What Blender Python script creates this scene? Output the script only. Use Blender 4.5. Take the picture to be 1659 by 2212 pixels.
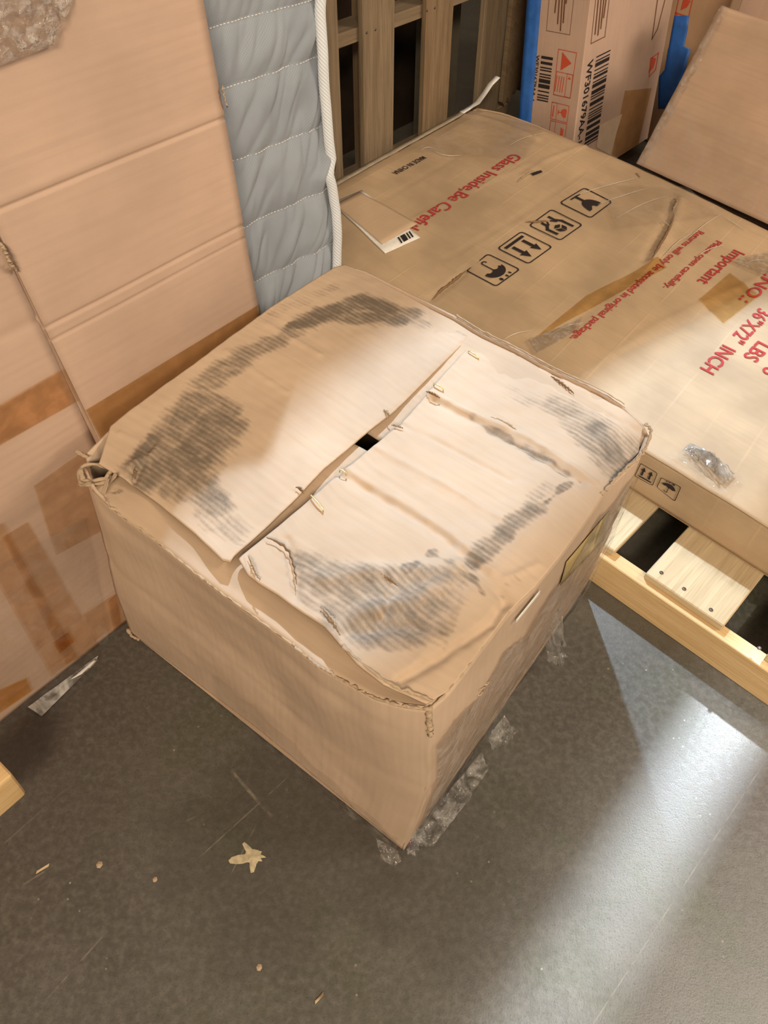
import bpy, bmesh, math, random
from mathutils import Vector, Matrix, noise as mnoise
random.seed(7)
for o in list(bpy.data.objects): bpy.data.objects.remove(o)
scene = bpy.context.scene
C = scene.collection
rad = math.radians

# ------------------------------------------------------------------ camera
FPX, PITCH, ROLL, CAMH = 1690.84, 0.866053, 0.0979014, 1.45
CXP, CYP = 829.5, 1106.0
cp, sp = math.cos(PITCH), math.sin(PITCH)
FWD = Vector((0, cp, -sp)); R0 = Vector((1, 0, 0)); U0 = Vector((0, sp, cp))
cr, sr = math.cos(ROLL), math.sin(ROLL)
RT = cr * R0 + sr * U0; UP = -sr * R0 + cr * U0
CAM = Vector((0, 0, CAMH))
cam_d = bpy.data.cameras.new('camera'); cam_o = bpy.data.objects.new('camera', cam_d); C.objects.link(cam_o)
cam_d.sensor_fit = 'HORIZONTAL'; cam_d.sensor_width = 36; cam_d.lens = FPX / 1659 * 36
cam_d.clip_start = 0.02; cam_d.clip_end = 100
m = Matrix((RT, UP, -FWD)).transposed().to_4x4(); m.translation = CAM
cam_o.matrix_world = m
scene.camera = cam_o

# ------------------------------------------------------------------ world, lamps, exposure
scene.view_settings.view_transform = 'Standard'; scene.view_settings.look = 'None'
scene.view_settings.gamma = 1; scene.view_settings.use_curve_mapping = False
scene.view_settings.exposure = 0.0
w = bpy.data.worlds.new('hall'); scene.world = w; w.use_nodes = True
bg = w.node_tree.nodes['Background']; bg.inputs[0].default_value = (1.0, 0.83, 0.64, 1); bg.inputs[1].default_value = 0.31

def lamp(name, kind, loc, energy, col, target=None, **kw):
    d = bpy.data.lights.new(name, kind); d.energy = energy; d.color = col
    for k, v in kw.items(): setattr(d, k, v)
    o = bpy.data.objects.new(name, d); C.objects.link(o); o.location = loc
    if target is not None:
        o.rotation_euler = (Vector(target) - Vector(loc)).to_track_quat('-Z', 'Y').to_euler()
    return o
# warm high-bay lamps of the hall
lamp('hall_lamp', 'AREA', (0.3, -4.0, 4.6), 340, (1.0, 0.79, 0.55), (0.0, 1.2, 0.2), shape='RECTANGLE', size=1.6, size_y=1.0)
lamp('hall_lamp.001', 'AREA', (4.4, 1.2, 4.0), 140, (1.0, 0.80, 0.58), (0.3, 1.6, 0.0), shape='RECTANGLE', size=1.6, size_y=0.6)

def strip_spot(name, target, az, el, dist, half_len, half_wid, axis_deg, energy, col, radius, blend):
    # unseen lamp, its narrow beam shaped to fit the bright strips: the footprint on the floor lies along axis_deg
    e = rad(el); a = rad(az)
    t = Vector((math.cos(a) * math.cos(e), math.sin(a) * math.cos(e), -math.sin(e)))
    u = Vector((math.cos(rad(axis_deg)), math.sin(rad(axis_deg)), 0))
    n = Vector((-u.y, u.x, 0))
    up = (u - t * u.dot(t)).normalized(); wv = t.cross(up).normalized()
    hl = half_len * (u - t * u.dot(t)).length / dist
    hw = half_wid * abs(n.dot(wv)) / dist
    loc = Vector(target) - t * dist
    d = bpy.data.lights.new(name, 'SPOT'); d.energy = energy; d.color = col
    d.shadow_soft_size = radius; d.spot_blend = blend
    d.spot_size = 2 * math.atan(hl)
    o = bpy.data.objects.new(name, d); C.objects.link(o)
    z = -t; y = up; x = y.cross(z)
    mm = Matrix((x * (hw / hl), y, z)).transposed().to_4x4(); mm.translation = loc
    o.matrix_world = mm
    return o
strip_spot('shaped_spot', (0.482, 0.822, 0.0), -76, 46, 4.6, 1.50, 0.305, 52, 1000, (0.70, 0.93, 1.16), 0.05, 0.30)
strip_spot('shaped_spot.001', (0.95, 0.42, 0.0), 140, 62, 4.0, 1.5, 0.48, 51, 680, (1.0, 0.97, 0.93), 0.10, 0.25)
strip_spot('shaped_spot.002', (0.575, 0.535, 0.0), -129, 40, 4.5, 2.0, 0.068, 54, 2100, (0.86, 0.97, 1.05), 0.05, 0.35)  # added to brighten the strip of floor beside the pallet

# ------------------------------------------------------------------ geometry helpers
def ray(px, py): return FWD + RT * ((px - CXP) / FPX) - UP * ((py - CYP) / FPX)
def onz(px, py, z=0.0):
    d = ray(px, py); return CAM + d * ((z - CAMH) / d.z)
class Frame:
    """a flat face: origin, along, up, outward normal (towards the aisle)"""
    def __init__(s, o, ang, lean):
        s.o = Vector(o); a = rad(ang); l = rad(lean)
        s.d = Vector((math.cos(a), math.sin(a), 0)); nh = Vector((-s.d.y, s.d.x, 0))
        s.u = nh * math.sin(l) + Vector((0, 0, 1)) * math.cos(l); s.n = s.d.cross(s.u)
    def at(s, x, y, h=0): return s.o + s.d * x + s.u * y + s.n * h
    def hit(s, px, py, h=0):
        d = ray(px, py); o = s.o + s.n * h
        return CAM + d * ((o - CAM).dot(s.n) / d.dot(s.n))
    def uv(s, px, py):
        P = s.hit(px, py) - s.o; return P.dot(s.d), P.dot(s.u)

def nz(x, y=0, z=0): return mnoise.noise(Vector((x, y, z)))
def lerp(a, b, t): return a + (b - a) * t
def sstep(a, b, x):
    t = min(1, max(0, (x - a) / (b - a))); return t * t * (3 - 2 * t)
def resample(pts, n):
    pts = [Vector(p) for p in pts]; L = [0]
    for a, b in zip(pts, pts[1:]): L.append(L[-1] + (b - a).length)
    out = []; k = 0
    for i in range(n):
        s = L[-1] * i / (n - 1)
        while k < len(pts) - 2 and L[k + 1] < s: k += 1
        seg = L[k + 1] - L[k]; out.append(pts[k].lerp(pts[k + 1], 0 if seg == 0 else (s - L[k]) / seg))
    return out
def smooth_poly(pts, n, it=2):
    pts = [Vector(p) for p in pts]
    for _ in range(it):
        q = [pts[0]]
        for a, b in zip(pts, pts[1:]): q += [a.lerp(b, .25), a.lerp(b, .75)]
        q.append(pts[-1]); pts = q
    return resample(pts, n)
def segdist(p, a, b):
    ab = b - a; t = max(0, min(1, (p - a).dot(ab) / max(1e-12, ab.dot(ab)))); return (p - a - ab * t).length
def polydist(p, pts): return min(segdist(p, a, b) for a, b in zip(pts, pts[1:]))

def base_of(parent):
    while parent is not None and parent.parent is not None: parent = parent.parent
    return parent.location if parent is not None else Vector((0, 0, 0))
def obj(name, verts, faces, mat, parent=None, uvs=None, smooth=False, origin=None):
    me = bpy.data.meshes.new(name)
    b = Vector(origin) if origin is not None else base_of(parent)
    me.from_pydata([tuple(Vector(v) - b) for v in verts], [], faces)
    if uvs is not None:
        ul = me.uv_layers.new(name='UVMap')
        for lp in me.loops: ul.data[lp.index].uv = uvs[lp.vertex_index]
    me.materials.append(mat)
    if smooth: me.polygons.foreach_set('use_smooth', [True] * len(me.polygons))
    me.update()
    o = bpy.data.objects.new(name, me); C.objects.link(o)
    if parent is not None: o.parent = parent
    else: o.location = b
    return o
def tag(o, label=None, cat=None, group=None, kind=None):
    for k, v in (('label', label), ('category', cat), ('group', group), ('kind', kind)):
        if v: o[k] = v
    return o
def thing(name, loc, label, cat, group=None):
    o = bpy.data.objects.new(name, None); C.objects.link(o); o.location = loc; o.empty_display_size = .05
    return tag(o, label, cat, group)

def coons(top, bot, left, right, nu, nv):
    """top/bot run left->right, left/right run bot->top; returns [j][i] rows from bottom to top"""
    T = resample(top, nu); Bm = resample(bot, nu); Lf = resample(left, nv); Rt = resample(right, nv)
    g = []
    for j in range(nv):
        v = j / (nv - 1); row = []
        for i in range(nu):
            u = i / (nu - 1)
            p = Bm[i] * (1 - v) + T[i] * v + Lf[j] * (1 - u) + Rt[j] * u
            p = p - (Bm[0] * (1 - u) * (1 - v) + Bm[-1] * u * (1 - v) + T[0] * (1 - u) * v + T[-1] * u * v)
            row.append(p)
        g.append(row)
    return g
def grid_normals(g):
    nv, nu = len(g), len(g[0]); N = []
    for j in range(nv):
        r = []
        for i in range(nu):
            a = g[j][min(nu - 1, i + 1)] - g[j][max(0, i - 1)]; b = g[min(nv - 1, j + 1)][i] - g[max(0, j - 1)][i]
            n = a.cross(b); r.append(n.normalized() if n.length > 0 else Vector((0, 0, 1)))
        N.append(r)
    return N
def sheet(name, g, mat, parent, thick=0.004, disp=None, uvscale=None, smooth=True, attr=None):
    """grid -> thin solid; disp(p,u,v)->outward offset; thickness goes inward"""
    nv, nu = len(g), len(g[0]); N = grid_normals(g)
    V = []; UV = []
    Lu = sum((g[nv // 2][i + 1] - g[nv // 2][i]).length for i in range(nu - 1))
    Lv = sum((g[j + 1][nu // 2] - g[j][nu // 2]).length for j in range(nv - 1))
    if uvscale: Lu, Lv = uvscale
    for j in range(nv):
        for i in range(nu):
            u, v = i / (nu - 1), j / (nv - 1); p = g[j][i]
            if disp: p = p + N[j][i] * disp(p, u, v)
            V.append(p); UV.append((u * Lu, v * Lv))
    F = [(j * nu + i, j * nu + i + 1, (j + 1) * nu + i + 1, (j + 1) * nu + i) for j in range(nv - 1) for i in range(nu - 1)]
    n0 = len(V)
    if thick:
        ring = [i for i in range(nu)] + [j * nu + nu - 1 for j in range(1, nv)] + [(nv - 1) * nu + i for i in range(nu - 2, -1, -1)] + [j * nu for j in range(nv - 2, 0, -1)]
        for j in range(nv):
            for i in range(nu): V.append(V[j * nu + i] - N[j][i] * thick); UV.append(UV[j * nu + i])
        F += [tuple(k + n0 for k in reversed(f)) for f in F[:]]
        for a, b in zip(ring, ring[1:] + ring[:1]): F.append((b, a, a + n0, b + n0))
    o = obj(name, V, F, mat, parent, UV, smooth)
    if attr:
        at = o.data.attributes.new('stain', 'FLOAT', 'POINT')
        at.data.foreach_set('value', [attr(v) for v in V])
    return o
def hexa(name, o, ax, ay, az, mat, parent=None, bevel=0.0, seg=1, jit=0.0, origin=None):
    """box from corner o with three edge vectors; uv: u along the longest edge"""
    o = Vector(o); E = [Vector(ax), Vector(ay), Vector(az)]
    bm = bmesh.new(); vs = []
    for k in range(8):
        p = o + sum((E[i] for i in range(3) if k >> i & 1), Vector((0, 0, 0)))
        if jit: p += Vector((random.uniform(-jit, jit), random.uniform(-jit, jit), random.uniform(-jit, jit)))
        vs.append(bm.verts.new(p))
    for f in ((0, 2, 3, 1), (4, 5, 7, 6), (0, 1, 5, 4), (2, 6, 7, 3), (0, 4, 6, 2), (1, 3, 7, 5)): bm.faces.new([vs[i] for i in f])
    bmesh.ops.recalc_face_normals(bm, faces=bm.faces)
    if bevel: bmesh.ops.bevel(bm, geom=bm.edges[:], offset=bevel, segments=seg, affect='EDGES', profile=.6)
    order = sorted(range(3), key=lambda i: -E[i].length); D = [E[i].normalized() for i in order]
    uvl = bm.loops.layers.uv.new('UVMap'); ofs = random.random() * 7
    for f in bm.faces:
        k = max(range(3), key=lambda i: abs(f.normal.dot(D[i])))
        a, b = [(0, 1), (0, 2), (0, 1)][2 - k] if k != 0 else (1, 2)
        for lp in f.loops:
            q = lp.vert.co - o; lp[uvl].uv = (q.dot(D[a]) + ofs, q.dot(D[b]) + ofs * .37)
    b0 = Vector(origin) if origin is not None else base_of(parent)
    for v in bm.verts: v.co -= b0
    me = bpy.data.meshes.new(name); bm.to_mesh(me); bm.free(); me.materials.append(mat)
    ob = bpy.data.objects.new(name, me); C.objects.link(ob)
    if parent is not None: ob.parent = parent
    else: ob.location = b0
    return ob
def ribbon(name, pts, wdir, width, mat, parent, thick=0.0008, smooth=True):
    """flat strip along pts; wdir = width direction (vector or list)"""
    n = len(pts); g = [[], []]
    for i, p in enumerate(pts):
        wd = wdir[i] if isinstance(wdir, list) else wdir; wd = Vector(wd).normalized(); wi = width[i] if isinstance(width, list) else width
        g[0].append(Vector(p) - wd * wi / 2); g[1].append(Vector(p) + wd * wi / 2)
    return sheet(name, g, mat, parent, thick, smooth=smooth)
def tube(name, pts, rads, mat, parent, seg=8, rough=0.0, flat=1.0):
    V = []; F = []; n = len(pts)
    for i, p in enumerate(pts):
        p = Vector(p); t = (Vector(pts[min(n - 1, i + 1)]) - Vector(pts[max(0, i - 1)])).normalized()
        a = t.cross(Vector((0, 0, 1)));
        if a.length < 1e-4: a = t.cross(Vector((1, 0, 0)))
        a.normalize(); b = a.cross(t).normalized(); r = rads[i] if isinstance(rads, list) else rads
        for k in range(seg):
            th = 2 * math.pi * k / seg; rr = r * (1 + rough * random.uniform(-1, 1))
            V.append(p + a * math.cos(th) * rr + b * math.sin(th) * rr * flat)
    for i in range(n - 1):
        for k in range(seg): F.append((i * seg + k, i * seg + (k + 1) % seg, (i + 1) * seg + (k + 1) % seg, (i + 1) * seg + k))
    F.append(tuple(range(seg - 1, -1, -1))); F.append(tuple((n - 1) * seg + k for k in range(seg)))
    return obj(name, V, F, mat, parent, smooth=True)
def polys(name, plist, place, mat, parent):
    """flat print: list of 2-D polygons, place(x,y)->3-D"""
    bm = bmesh.new()
    for pl in plist:
        try: bm.faces.new([bm.verts.new(place(x, y)) for x, y in pl])
        except ValueError: pass
    b = base_of(parent)
    for v in bm.verts: v.co -= b
    bmesh.ops.triangulate(bm, faces=bm.faces[:])
    me = bpy.data.meshes.new(name); bm.to_mesh(me); bm.free(); me.materials.append(mat)
    o = bpy.data.objects.new(name, me); C.objects.link(o); o.parent = parent; return o
def text_print(name, body, place, mat, parent, bold=0.0):
    """lettering flattened on a surface; place(x in 0..1 of the line, y in letter heights, aspect)->3-D"""
    cu = bpy.data.curves.new('lettering', 'FONT'); cu.body = body; cu.size = 1; cu.resolution_u = 3; cu.offset = bold
    to = bpy.data.objects.new('lettering', cu); C.objects.link(to)
    dg = bpy.context.evaluated_depsgraph_get(); me = bpy.data.meshes.new_from_object(to.evaluated_get(dg))
    C.objects.unlink(to); bpy.data.objects.remove(to)
    xs = [v.co.x for v in me.vertices]; x0, x1 = min(xs), max(xs); b = base_of(parent)
    for v in me.vertices: v.co = place((v.co.x - x0) / (x1 - x0), v.co.y / .69) - b
    me.name = name; me.materials.clear(); me.materials.append(mat)
    o = bpy.data.objects.new(name, me); C.objects.link(o); o.parent = parent; return o
def stroke(pts, wd):
    """2-D polyline -> list of quads"""
    out = []
    for (x0, y0), (x1, y1) in zip(pts, pts[1:]):
        dx, dy = x1 - x0, y1 - y0; l = math.hypot(dx, dy) or 1; nx, ny = -dy / l * wd / 2, dx / l * wd / 2; ex, ey = dx / l * wd / 2, dy / l * wd / 2
        out.append([(x0 + nx - ex, y0 + ny - ey), (x0 - nx - ex, y0 - ny - ey), (x1 - nx + ex, y1 - ny + ey), (x1 + nx + ex, y1 + ny + ey)])
    return out
def rrect(x0, y0, x1, y1, r, wd):
    P = []
    for cx, cy, a0 in ((x1 - r, y1 - r, 0), (x0 + r, y1 - r, 90), (x0 + r, y0 + r, 180), (x1 - r, y0 + r, 270)):
        for k in range(5): a = rad(a0 + 22.5 * k); P.append((cx + r * math.cos(a), cy + r * math.sin(a)))
    P.append(P[0]); return stroke(P, wd)
def arc(cx, cy, rx, ry, a0, a1, n=14): return [(cx + rx * math.cos(rad(lerp(a0, a1, k / n))), cy + ry * math.sin(rad(lerp(a0, a1, k / n)))) for k in range(n + 1)]

# ------------------------------------------------------------------ materials
def new_mat(name):
    m = bpy.data.materials.new(name); m.use_nodes = True; nt = m.node_tree
    return m, nt, nt.nodes['Principled BSDF']
def nd(nt, t, **kw):
    n = nt.nodes.new(t)
    for k, v in kw.items():
        if k.startswith('i_'): n.inputs[k[2:].replace('_', ' ')].default_value = v
        else: setattr(n, k, v)
    return n
def math_n(nt, op, a, b=None, clamp=False):
    n = nt.nodes.new('ShaderNodeMath'); n.operation = op; n.use_clamp = clamp
    for i, x in enumerate((a, b)):
        if x is None: continue
        if isinstance(x, (int, float)): n.inputs[i].default_value = x
        else: nt.links.new(x, n.inputs[i])
    return n.outputs[0]
def mixc(nt, fac, a, b, bt='MIX'):
    n = nt.nodes.new('ShaderNodeMix'); n.data_type = 'RGBA'; n.blend_type = bt
    for s, x in ((n.inputs[0], fac), (n.inputs[6], a), (n.inputs[7], b)):
        if isinstance(x, (int, float)): s.default_value = x
        elif isinstance(x, tuple): s.default_value = x if len(x) == 4 else (*x, 1)
        else: nt.links.new(x, s)
    return n.outputs[2]
def ramp(nt, fac, stops):
    n = nt.nodes.new('ShaderNodeValToRGB'); e = n.color_ramp.elements
    while len(e) > 2: e.remove(e[-1])
    for k, (p, c) in enumerate(stops):
        el = e[k] if k < 2 else e.new(p); el.position = p; el.color = (*c, 1) if len(c) == 3 else c
    nt.links.new(fac, n.inputs[0]); return n.outputs[0]
def maprange(nt, v, a, b, c=0.0, d=1.0):
    n = nt.nodes.new('ShaderNodeMapRange'); n.interpolation_type = 'SMOOTHSTEP'
    nt.links.new(v, n.inputs[0])
    for i, x in enumerate((a, b, c, d)): n.inputs[i + 1].default_value = x
    return n.outputs[0]
def mapped(nt, src, scale):
    mp = nt.nodes.new('ShaderNodeMapping'); mp.inputs['Scale'].default_value = scale; nt.links.new(src, mp.inputs[0]); return mp.outputs[0]
def noise_t(nt, vec, scale, detail=3, rough=.55, dist=0.0):
    n = nd(nt, 'ShaderNodeTexNoise'); n.inputs['Scale'].default_value = scale; n.inputs['Detail'].default_value = detail
    n.inputs['Roughness'].default_value = rough; n.inputs['Distortion'].default_value = dist; nt.links.new(vec, n.inputs['Vector']); return n.outputs['Fac']

def tint_film(name, tint, refl=.10, rough=.22, bump=.15):
    # clear coloured tape: darkens what it covers and shines a little
    m = bpy.data.materials.new(name); m.use_nodes = True; nt = m.node_tree
    nt.nodes.remove(nt.nodes['Principled BSDF']); out = nt.nodes['Material Output']
    tc = nd(nt, 'ShaderNodeTexCoord').outputs['Object']; n1 = noise_t(nt, tc, 26, 3, .6, .6)
    bp = nd(nt, 'ShaderNodeBump'); bp.inputs['Strength'].default_value = bump; bp.inputs['Distance'].default_value = .01; nt.links.new(n1, bp.inputs['Height'])
    tr = nd(nt, 'ShaderNodeBsdfTransparent'); nt.links.new(mixc(nt, maprange(nt, n1, .35, .7), tint, tuple(min(1, x * 1.1) for x in tint)), tr.inputs[0])
    gl = nd(nt, 'ShaderNodeBsdfGlossy'); gl.inputs['Roughness'].default_value = rough; nt.links.new(bp.outputs[0], gl.inputs['Normal'])
    lw = nd(nt, 'ShaderNodeLayerWeight'); lw.inputs[0].default_value = .3; nt.links.new(bp.outputs[0], lw.inputs['Normal'])
    m2 = nd(nt, 'ShaderNodeMixShader'); nt.links.new(math_n(nt, 'ADD', math_n(nt, 'MULTIPLY', lw.outputs['Fresnel'], refl), .015, True), m2.inputs[0])
    nt.links.new(tr.outputs[0], m2.inputs[1]); nt.links.new(gl.outputs[0], m2.inputs[2]); nt.links.new(m2.outputs[0], out.inputs[0]); return m
def cardboard(name, col, rough=.78, flute_axis='Y', flute=0.25, mott=.16, stain=False, gloss=0.25, lines=0):
    m, nt, b = new_mat(name); uv = nd(nt, 'ShaderNodeUVMap').outputs[0]
    big = noise_t(nt, uv, 3.1, 4); fine = noise_t(nt, uv, 420, 2)
    st = noise_t(nt, mapped(nt, uv, (4, 90, 1) if flute_axis == 'Y' else (90, 4, 1)), 1.0, 3)
    c = mixc(nt, maprange(nt, big, .3, .7), tuple(x * (1 - mott) for x in col), tuple(min(1, x * (1 + mott * .7)) for x in col))
    c = mixc(nt, math_n(nt, 'MULTIPLY', maprange(nt, st, .42, .7), .22), c, tuple(x * .74 for x in col))
    c = mixc(nt, math_n(nt, 'MULTIPLY', fine, .25), c, tuple(x * .8 for x in col))
    wv = nd(nt, 'ShaderNodeTexWave', wave_type='BANDS', bands_direction=flute_axis)
    wv.inputs['Scale'].default_value = 20; wv.inputs['Distortion'].default_value = 1.4; wv.inputs['Detail'].default_value = 2; wv.inputs['Detail Scale'].default_value = .6
    nt.links.new(uv, wv.inputs['Vector'])
    hgt = math_n(nt, 'ADD', math_n(nt, 'MULTIPLY', wv.outputs['Fac'], flute), math_n(nt, 'MULTIPLY', big, 1.2))
    if lines:
        w3 = nd(nt, 'ShaderNodeTexWave', wave_type='BANDS', bands_direction='X'); w3.inputs['Scale'].default_value = lines; w3.inputs['Distortion'].default_value = .35; w3.inputs['Detail'].default_value = 1
        nt.links.new(uv, w3.inputs['Vector']); ln = math_n(nt, 'MULTIPLY', maprange(nt, w3.outputs['Fac'], .985, .9995), maprange(nt, noise_t(nt, uv, 3.3, 3), .42, .62))
        c = mixc(nt, math_n(nt, 'MULTIPLY', ln, .16), c, tuple(min(1, x * 1.5) for x in col)); hgt = math_n(nt, 'ADD', hgt, math_n(nt, 'MULTIPLY', ln, .5))
    if stain:
        at = nd(nt, 'ShaderNodeAttribute', attribute_name='stain').outputs['Fac']
        wv2 = nd(nt, 'ShaderNodeTexWave', wave_type='BANDS', bands_direction=flute_axis)
        wv2.inputs['Scale'].default_value = 34; wv2.inputs['Distortion'].default_value = .9; wv2.inputs['Detail'].default_value = 1; wv2.inputs['Detail Scale'].default_value = .25
        nt.links.new(uv, wv2.inputs['Vector'])
        sp_ = noise_t(nt, mapped(nt, uv, (16, 75, 1)), 1.0, 4, .6); sp2 = noise_t(nt, uv, 45, 5, .72); sp3 = noise_t(nt, uv, 14, 3, .6)
        k = math_n(nt, 'ADD', math_n(nt, 'MULTIPLY', wv2.outputs['Fac'], .17), math_n(nt, 'MULTIPLY', sp_, .70))
        k = math_n(nt, 'ADD', k, math_n(nt, 'ADD', math_n(nt, 'MULTIPLY', sp2, .75), math_n(nt, 'MULTIPLY', sp3, .40)))
        s = math_n(nt, 'ADD', math_n(nt, 'MULTIPLY', at, 1.0), math_n(nt, 'SUBTRACT', k, 1.24))
        s = math_n(nt, 'MULTIPLY', maprange(nt, s, .0, .85), math_n(nt, 'MULTIPLY', maprange(nt, at, .0, .45), .90))
        c = mixc(nt, s, c, (.118, .096, .074))
    nt.links.new(c, b.inputs['Base Color'])
    bp = nd(nt, 'ShaderNodeBump'); bp.inputs['Strength'].default_value = .22; bp.inputs['Distance'].default_value = .004
    nt.links.new(hgt, bp.inputs['Height']); nt.links.new(bp.outputs[0], b.inputs['Normal'])
    b.inputs['Roughness'].default_value = rough; b.inputs['Specular IOR Level'].default_value = gloss
    return m
def flat_mat(name, col, rough=.6, spec=.3, var=0.0, scale=40, metallic=0.0):
    m, nt, b = new_mat(name)
    tc = nd(nt, 'ShaderNodeTexCoord').outputs['Object']; n = noise_t(nt, tc, scale, 3)
    c = mixc(nt, maprange(nt, n, .3, .7), tuple(x * (1 - var) for x in col), tuple(min(1, x * (1 + var)) for x in col))
    nt.links.new(c, b.inputs['Base Color']); b.inputs['Roughness'].default_value = rough
    b.inputs['Specular IOR Level'].default_value = spec; b.inputs['Metallic'].default_value = metallic
    return m
def print_mat(name, col):
    """ink that the rough board wears through a little"""
    m, nt, b = new_mat(name); tc = nd(nt, 'ShaderNodeTexCoord').outputs['Object']
    n = noise_t(nt, tc, 160, 4, .7)
    nt.links.new(mixc(nt, maprange(nt, n, .62, .8, 0, .5), col, (.42, .29, .18)), b.inputs['Base Color'])
    b.inputs['Roughness'].default_value = .7; b.inputs['Specular IOR Level'].default_value = .2; return m
def wood(name, a, bcol, dark, rough=.7, scale=1.0):
    m, nt, b = new_mat(name); uv = nd(nt, 'ShaderNodeUVMap').outputs[0]
    g = noise_t(nt, mapped(nt, uv, (2.2 * scale, 46 * scale, 1)), 1, 5, .6, .6); g2 = noise_t(nt, mapped(nt, uv, (9, 260, 1)), 1, 3)
    big = noise_t(nt, uv, 5, 3); kn = nd(nt, 'ShaderNodeTexVoronoi'); kn.inputs['Scale'].default_value = 1
    nt.links.new(mapped(nt, uv, (3.0, 9.0, 1)), kn.inputs['Vector'])
    c = mixc(nt, maprange(nt, g, .3, .72), a, bcol)
    c = mixc(nt, math_n(nt, 'MULTIPLY', maprange(nt, g2, .45, .75), .5), c, dark)
    c = mixc(nt, math_n(nt, 'MULTIPLY', maprange(nt, big, .5, .8), .35), c, dark)
    c = mixc(nt, maprange(nt, kn.outputs['Distance'], .10, .04), c, tuple(x * .45 for x in dark))
    nt.links.new(c, b.inputs['Base Color']); b.inputs['Roughness'].default_value = rough; b.inputs['Specular IOR Level'].default_value = .25
    bp = nd(nt, 'ShaderNodeBump'); bp.inputs['Strength'].default_value = .35; bp.inputs['Distance'].default_value = .003
    nt.links.new(math_n(nt, 'ADD', g, math_n(nt, 'MULTIPLY', g2, .5)), bp.inputs['Height']); nt.links.new(bp.outputs[0], b.inputs['Normal'])
    return m
def film(name, haze=.10, refl=.30, bump=.8, scale=28, tint=(1, 1, 1)):
    """thin clear plastic: see-through with glossy wrinkles"""
    m = bpy.data.materials.new(name); m.use_nodes = True; nt = m.node_tree
    nt.nodes.remove(nt.nodes['Principled BSDF']); out = nt.nodes['Material Output']
    tc = nd(nt, 'ShaderNodeTexCoord').outputs['Object']
    n1 = noise_t(nt, tc, scale, 4, .6, 1.2); n2 = noise_t(nt, tc, scale * 3.7, 2, .6, .8)
    bp = nd(nt, 'ShaderNodeBump'); bp.inputs['Strength'].default_value = bump; bp.inputs['Distance'].default_value = .012
    nt.links.new(math_n(nt, 'ADD', n1, math_n(nt, 'MULTIPLY', n2, .35)), bp.inputs['Height'])
    tr = nd(nt, 'ShaderNodeBsdfTransparent'); tr.inputs[0].default_value = (*tint, 1)
    gl = nd(nt, 'ShaderNodeBsdfGlossy'); gl.inputs['Roughness'].default_value = .12; nt.links.new(bp.outputs[0], gl.inputs['Normal'])
    df = nd(nt, 'ShaderNodeBsdfDiffuse'); df.inputs[0].default_value = (.85, .84, .84, 1); nt.links.new(bp.outputs[0], df.inputs['Normal'])
    lw = nd(nt, 'ShaderNodeLayerWeight'); lw.inputs[0].default_value = .35; nt.links.new(bp.outputs[0], lw.inputs['Normal'])
    m1 = nd(nt, 'ShaderNodeMixShader'); nt.links.new(math_n(nt, 'MULTIPLY', maprange(nt, n1, .35, .75), haze * 2), m1.inputs[0])
    nt.links.new(tr.outputs[0], m1.inputs[1]); nt.links.new(df.outputs[0], m1.inputs[2])
    m2 = nd(nt, 'ShaderNodeMixShader'); nt.links.new(math_n(nt, 'ADD', math_n(nt, 'MULTIPLY', lw.outputs['Fresnel'], refl), .03, True), m2.inputs[0])
    nt.links.new(m1.outputs[0], m2.inputs[1]); nt.links.new(gl.outputs[0], m2.inputs[2]); nt.links.new(m2.outputs[0], out.inputs[0])
    return m

M = {}
M['tape_olive'] = None
CARD = (.47, .315, .185)
M['main'] = cardboard('worn_cardboard', (0.54, 0.41, 0.3), flute=.28, stain=True, flute_axis='Y')
M['main_side'] = cardboard('worn_cardboard_side', (0.52, 0.395, 0.3), flute_axis='X', flute=.2, mott=.2)
M['inner'] = cardboard('inner_cardboard', (0.5, 0.375, 0.27), flute=.2)
M['torn'] = cardboard('torn_cardboard', (0.46, 0.35, 0.245), flute=.3, mott=.4)
M['left'] = cardboard('smooth_cardboard', (0.53, 0.385, 0.305), rough=.62, flute=.12, gloss=.35, mott=.13)
M['flat'] = cardboard('packing_cardboard', (0.51, 0.375, 0.245), rough=.52, flute=.12, gloss=.45, mott=.24, lines=3.1)
M['wf'] = cardboard('pink_tan_cardboard', (0.53, 0.385, 0.315), flute=.1)
M['wf2'] = cardboard('orange_tan_cardboard', (0.5, 0.34, 0.22), flute=.1)
M['lean'] = cardboard('rubbed_cardboard', (0.53, 0.37, 0.265), rough=.6, flute=.1, gloss=.35)
M['tape'] = tint_film('tan_packing_tape', (.86, .76, .58))
M['tape_amber'] = flat_mat('amber_packing_tape', (.42, .22, .055), .28, .5, .12, 30)
M['tape_olive'] = flat_mat('olive_tape', (.36, .27, .12), .4, .4, .12, 20)
M['kraft'] = cardboard('kraft_paper', (0.60, 0.44, 0.30), rough=.6, flute=.02, gloss=.3)
M['red'] = print_mat('red_ink', (.42, .045, .05))
M['redbox'] = print_mat('orange_red_ink', (.56, .09, .05))
M['black'] = print_mat('black_ink', (.028, .022, .024))
M['brownink'] = print_mat('brown_ink', (.17, .085, .05))
M['blue'] = flat_mat('blue_tape', (0.035, 0.16, 0.6), .5, .4, .15, 25)
M['white'] = flat_mat('white_paper', (.78, .77, .74), .55, .3, .05, 60)
M['strap'] = flat_mat('white_plastic_strap', (.72, .72, .73), .35, .5, .06, 60)
M['strap_dull'] = flat_mat('dusty_clear_strap', (.36, .31, .24), .35, .5, .12, 30)
M['brass'] = flat_mat('brass_staple', (.85, .72, .36), .35, .5, .1, 60, .6)
M['steel'] = flat_mat('dull_nail', (.16, .13, .12), .45, .5, .3, 300, .7)
M['pine'] = wood('new_pine', (.52, .41, .26), (.62, .51, .34), (.38, .26, .14))
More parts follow.
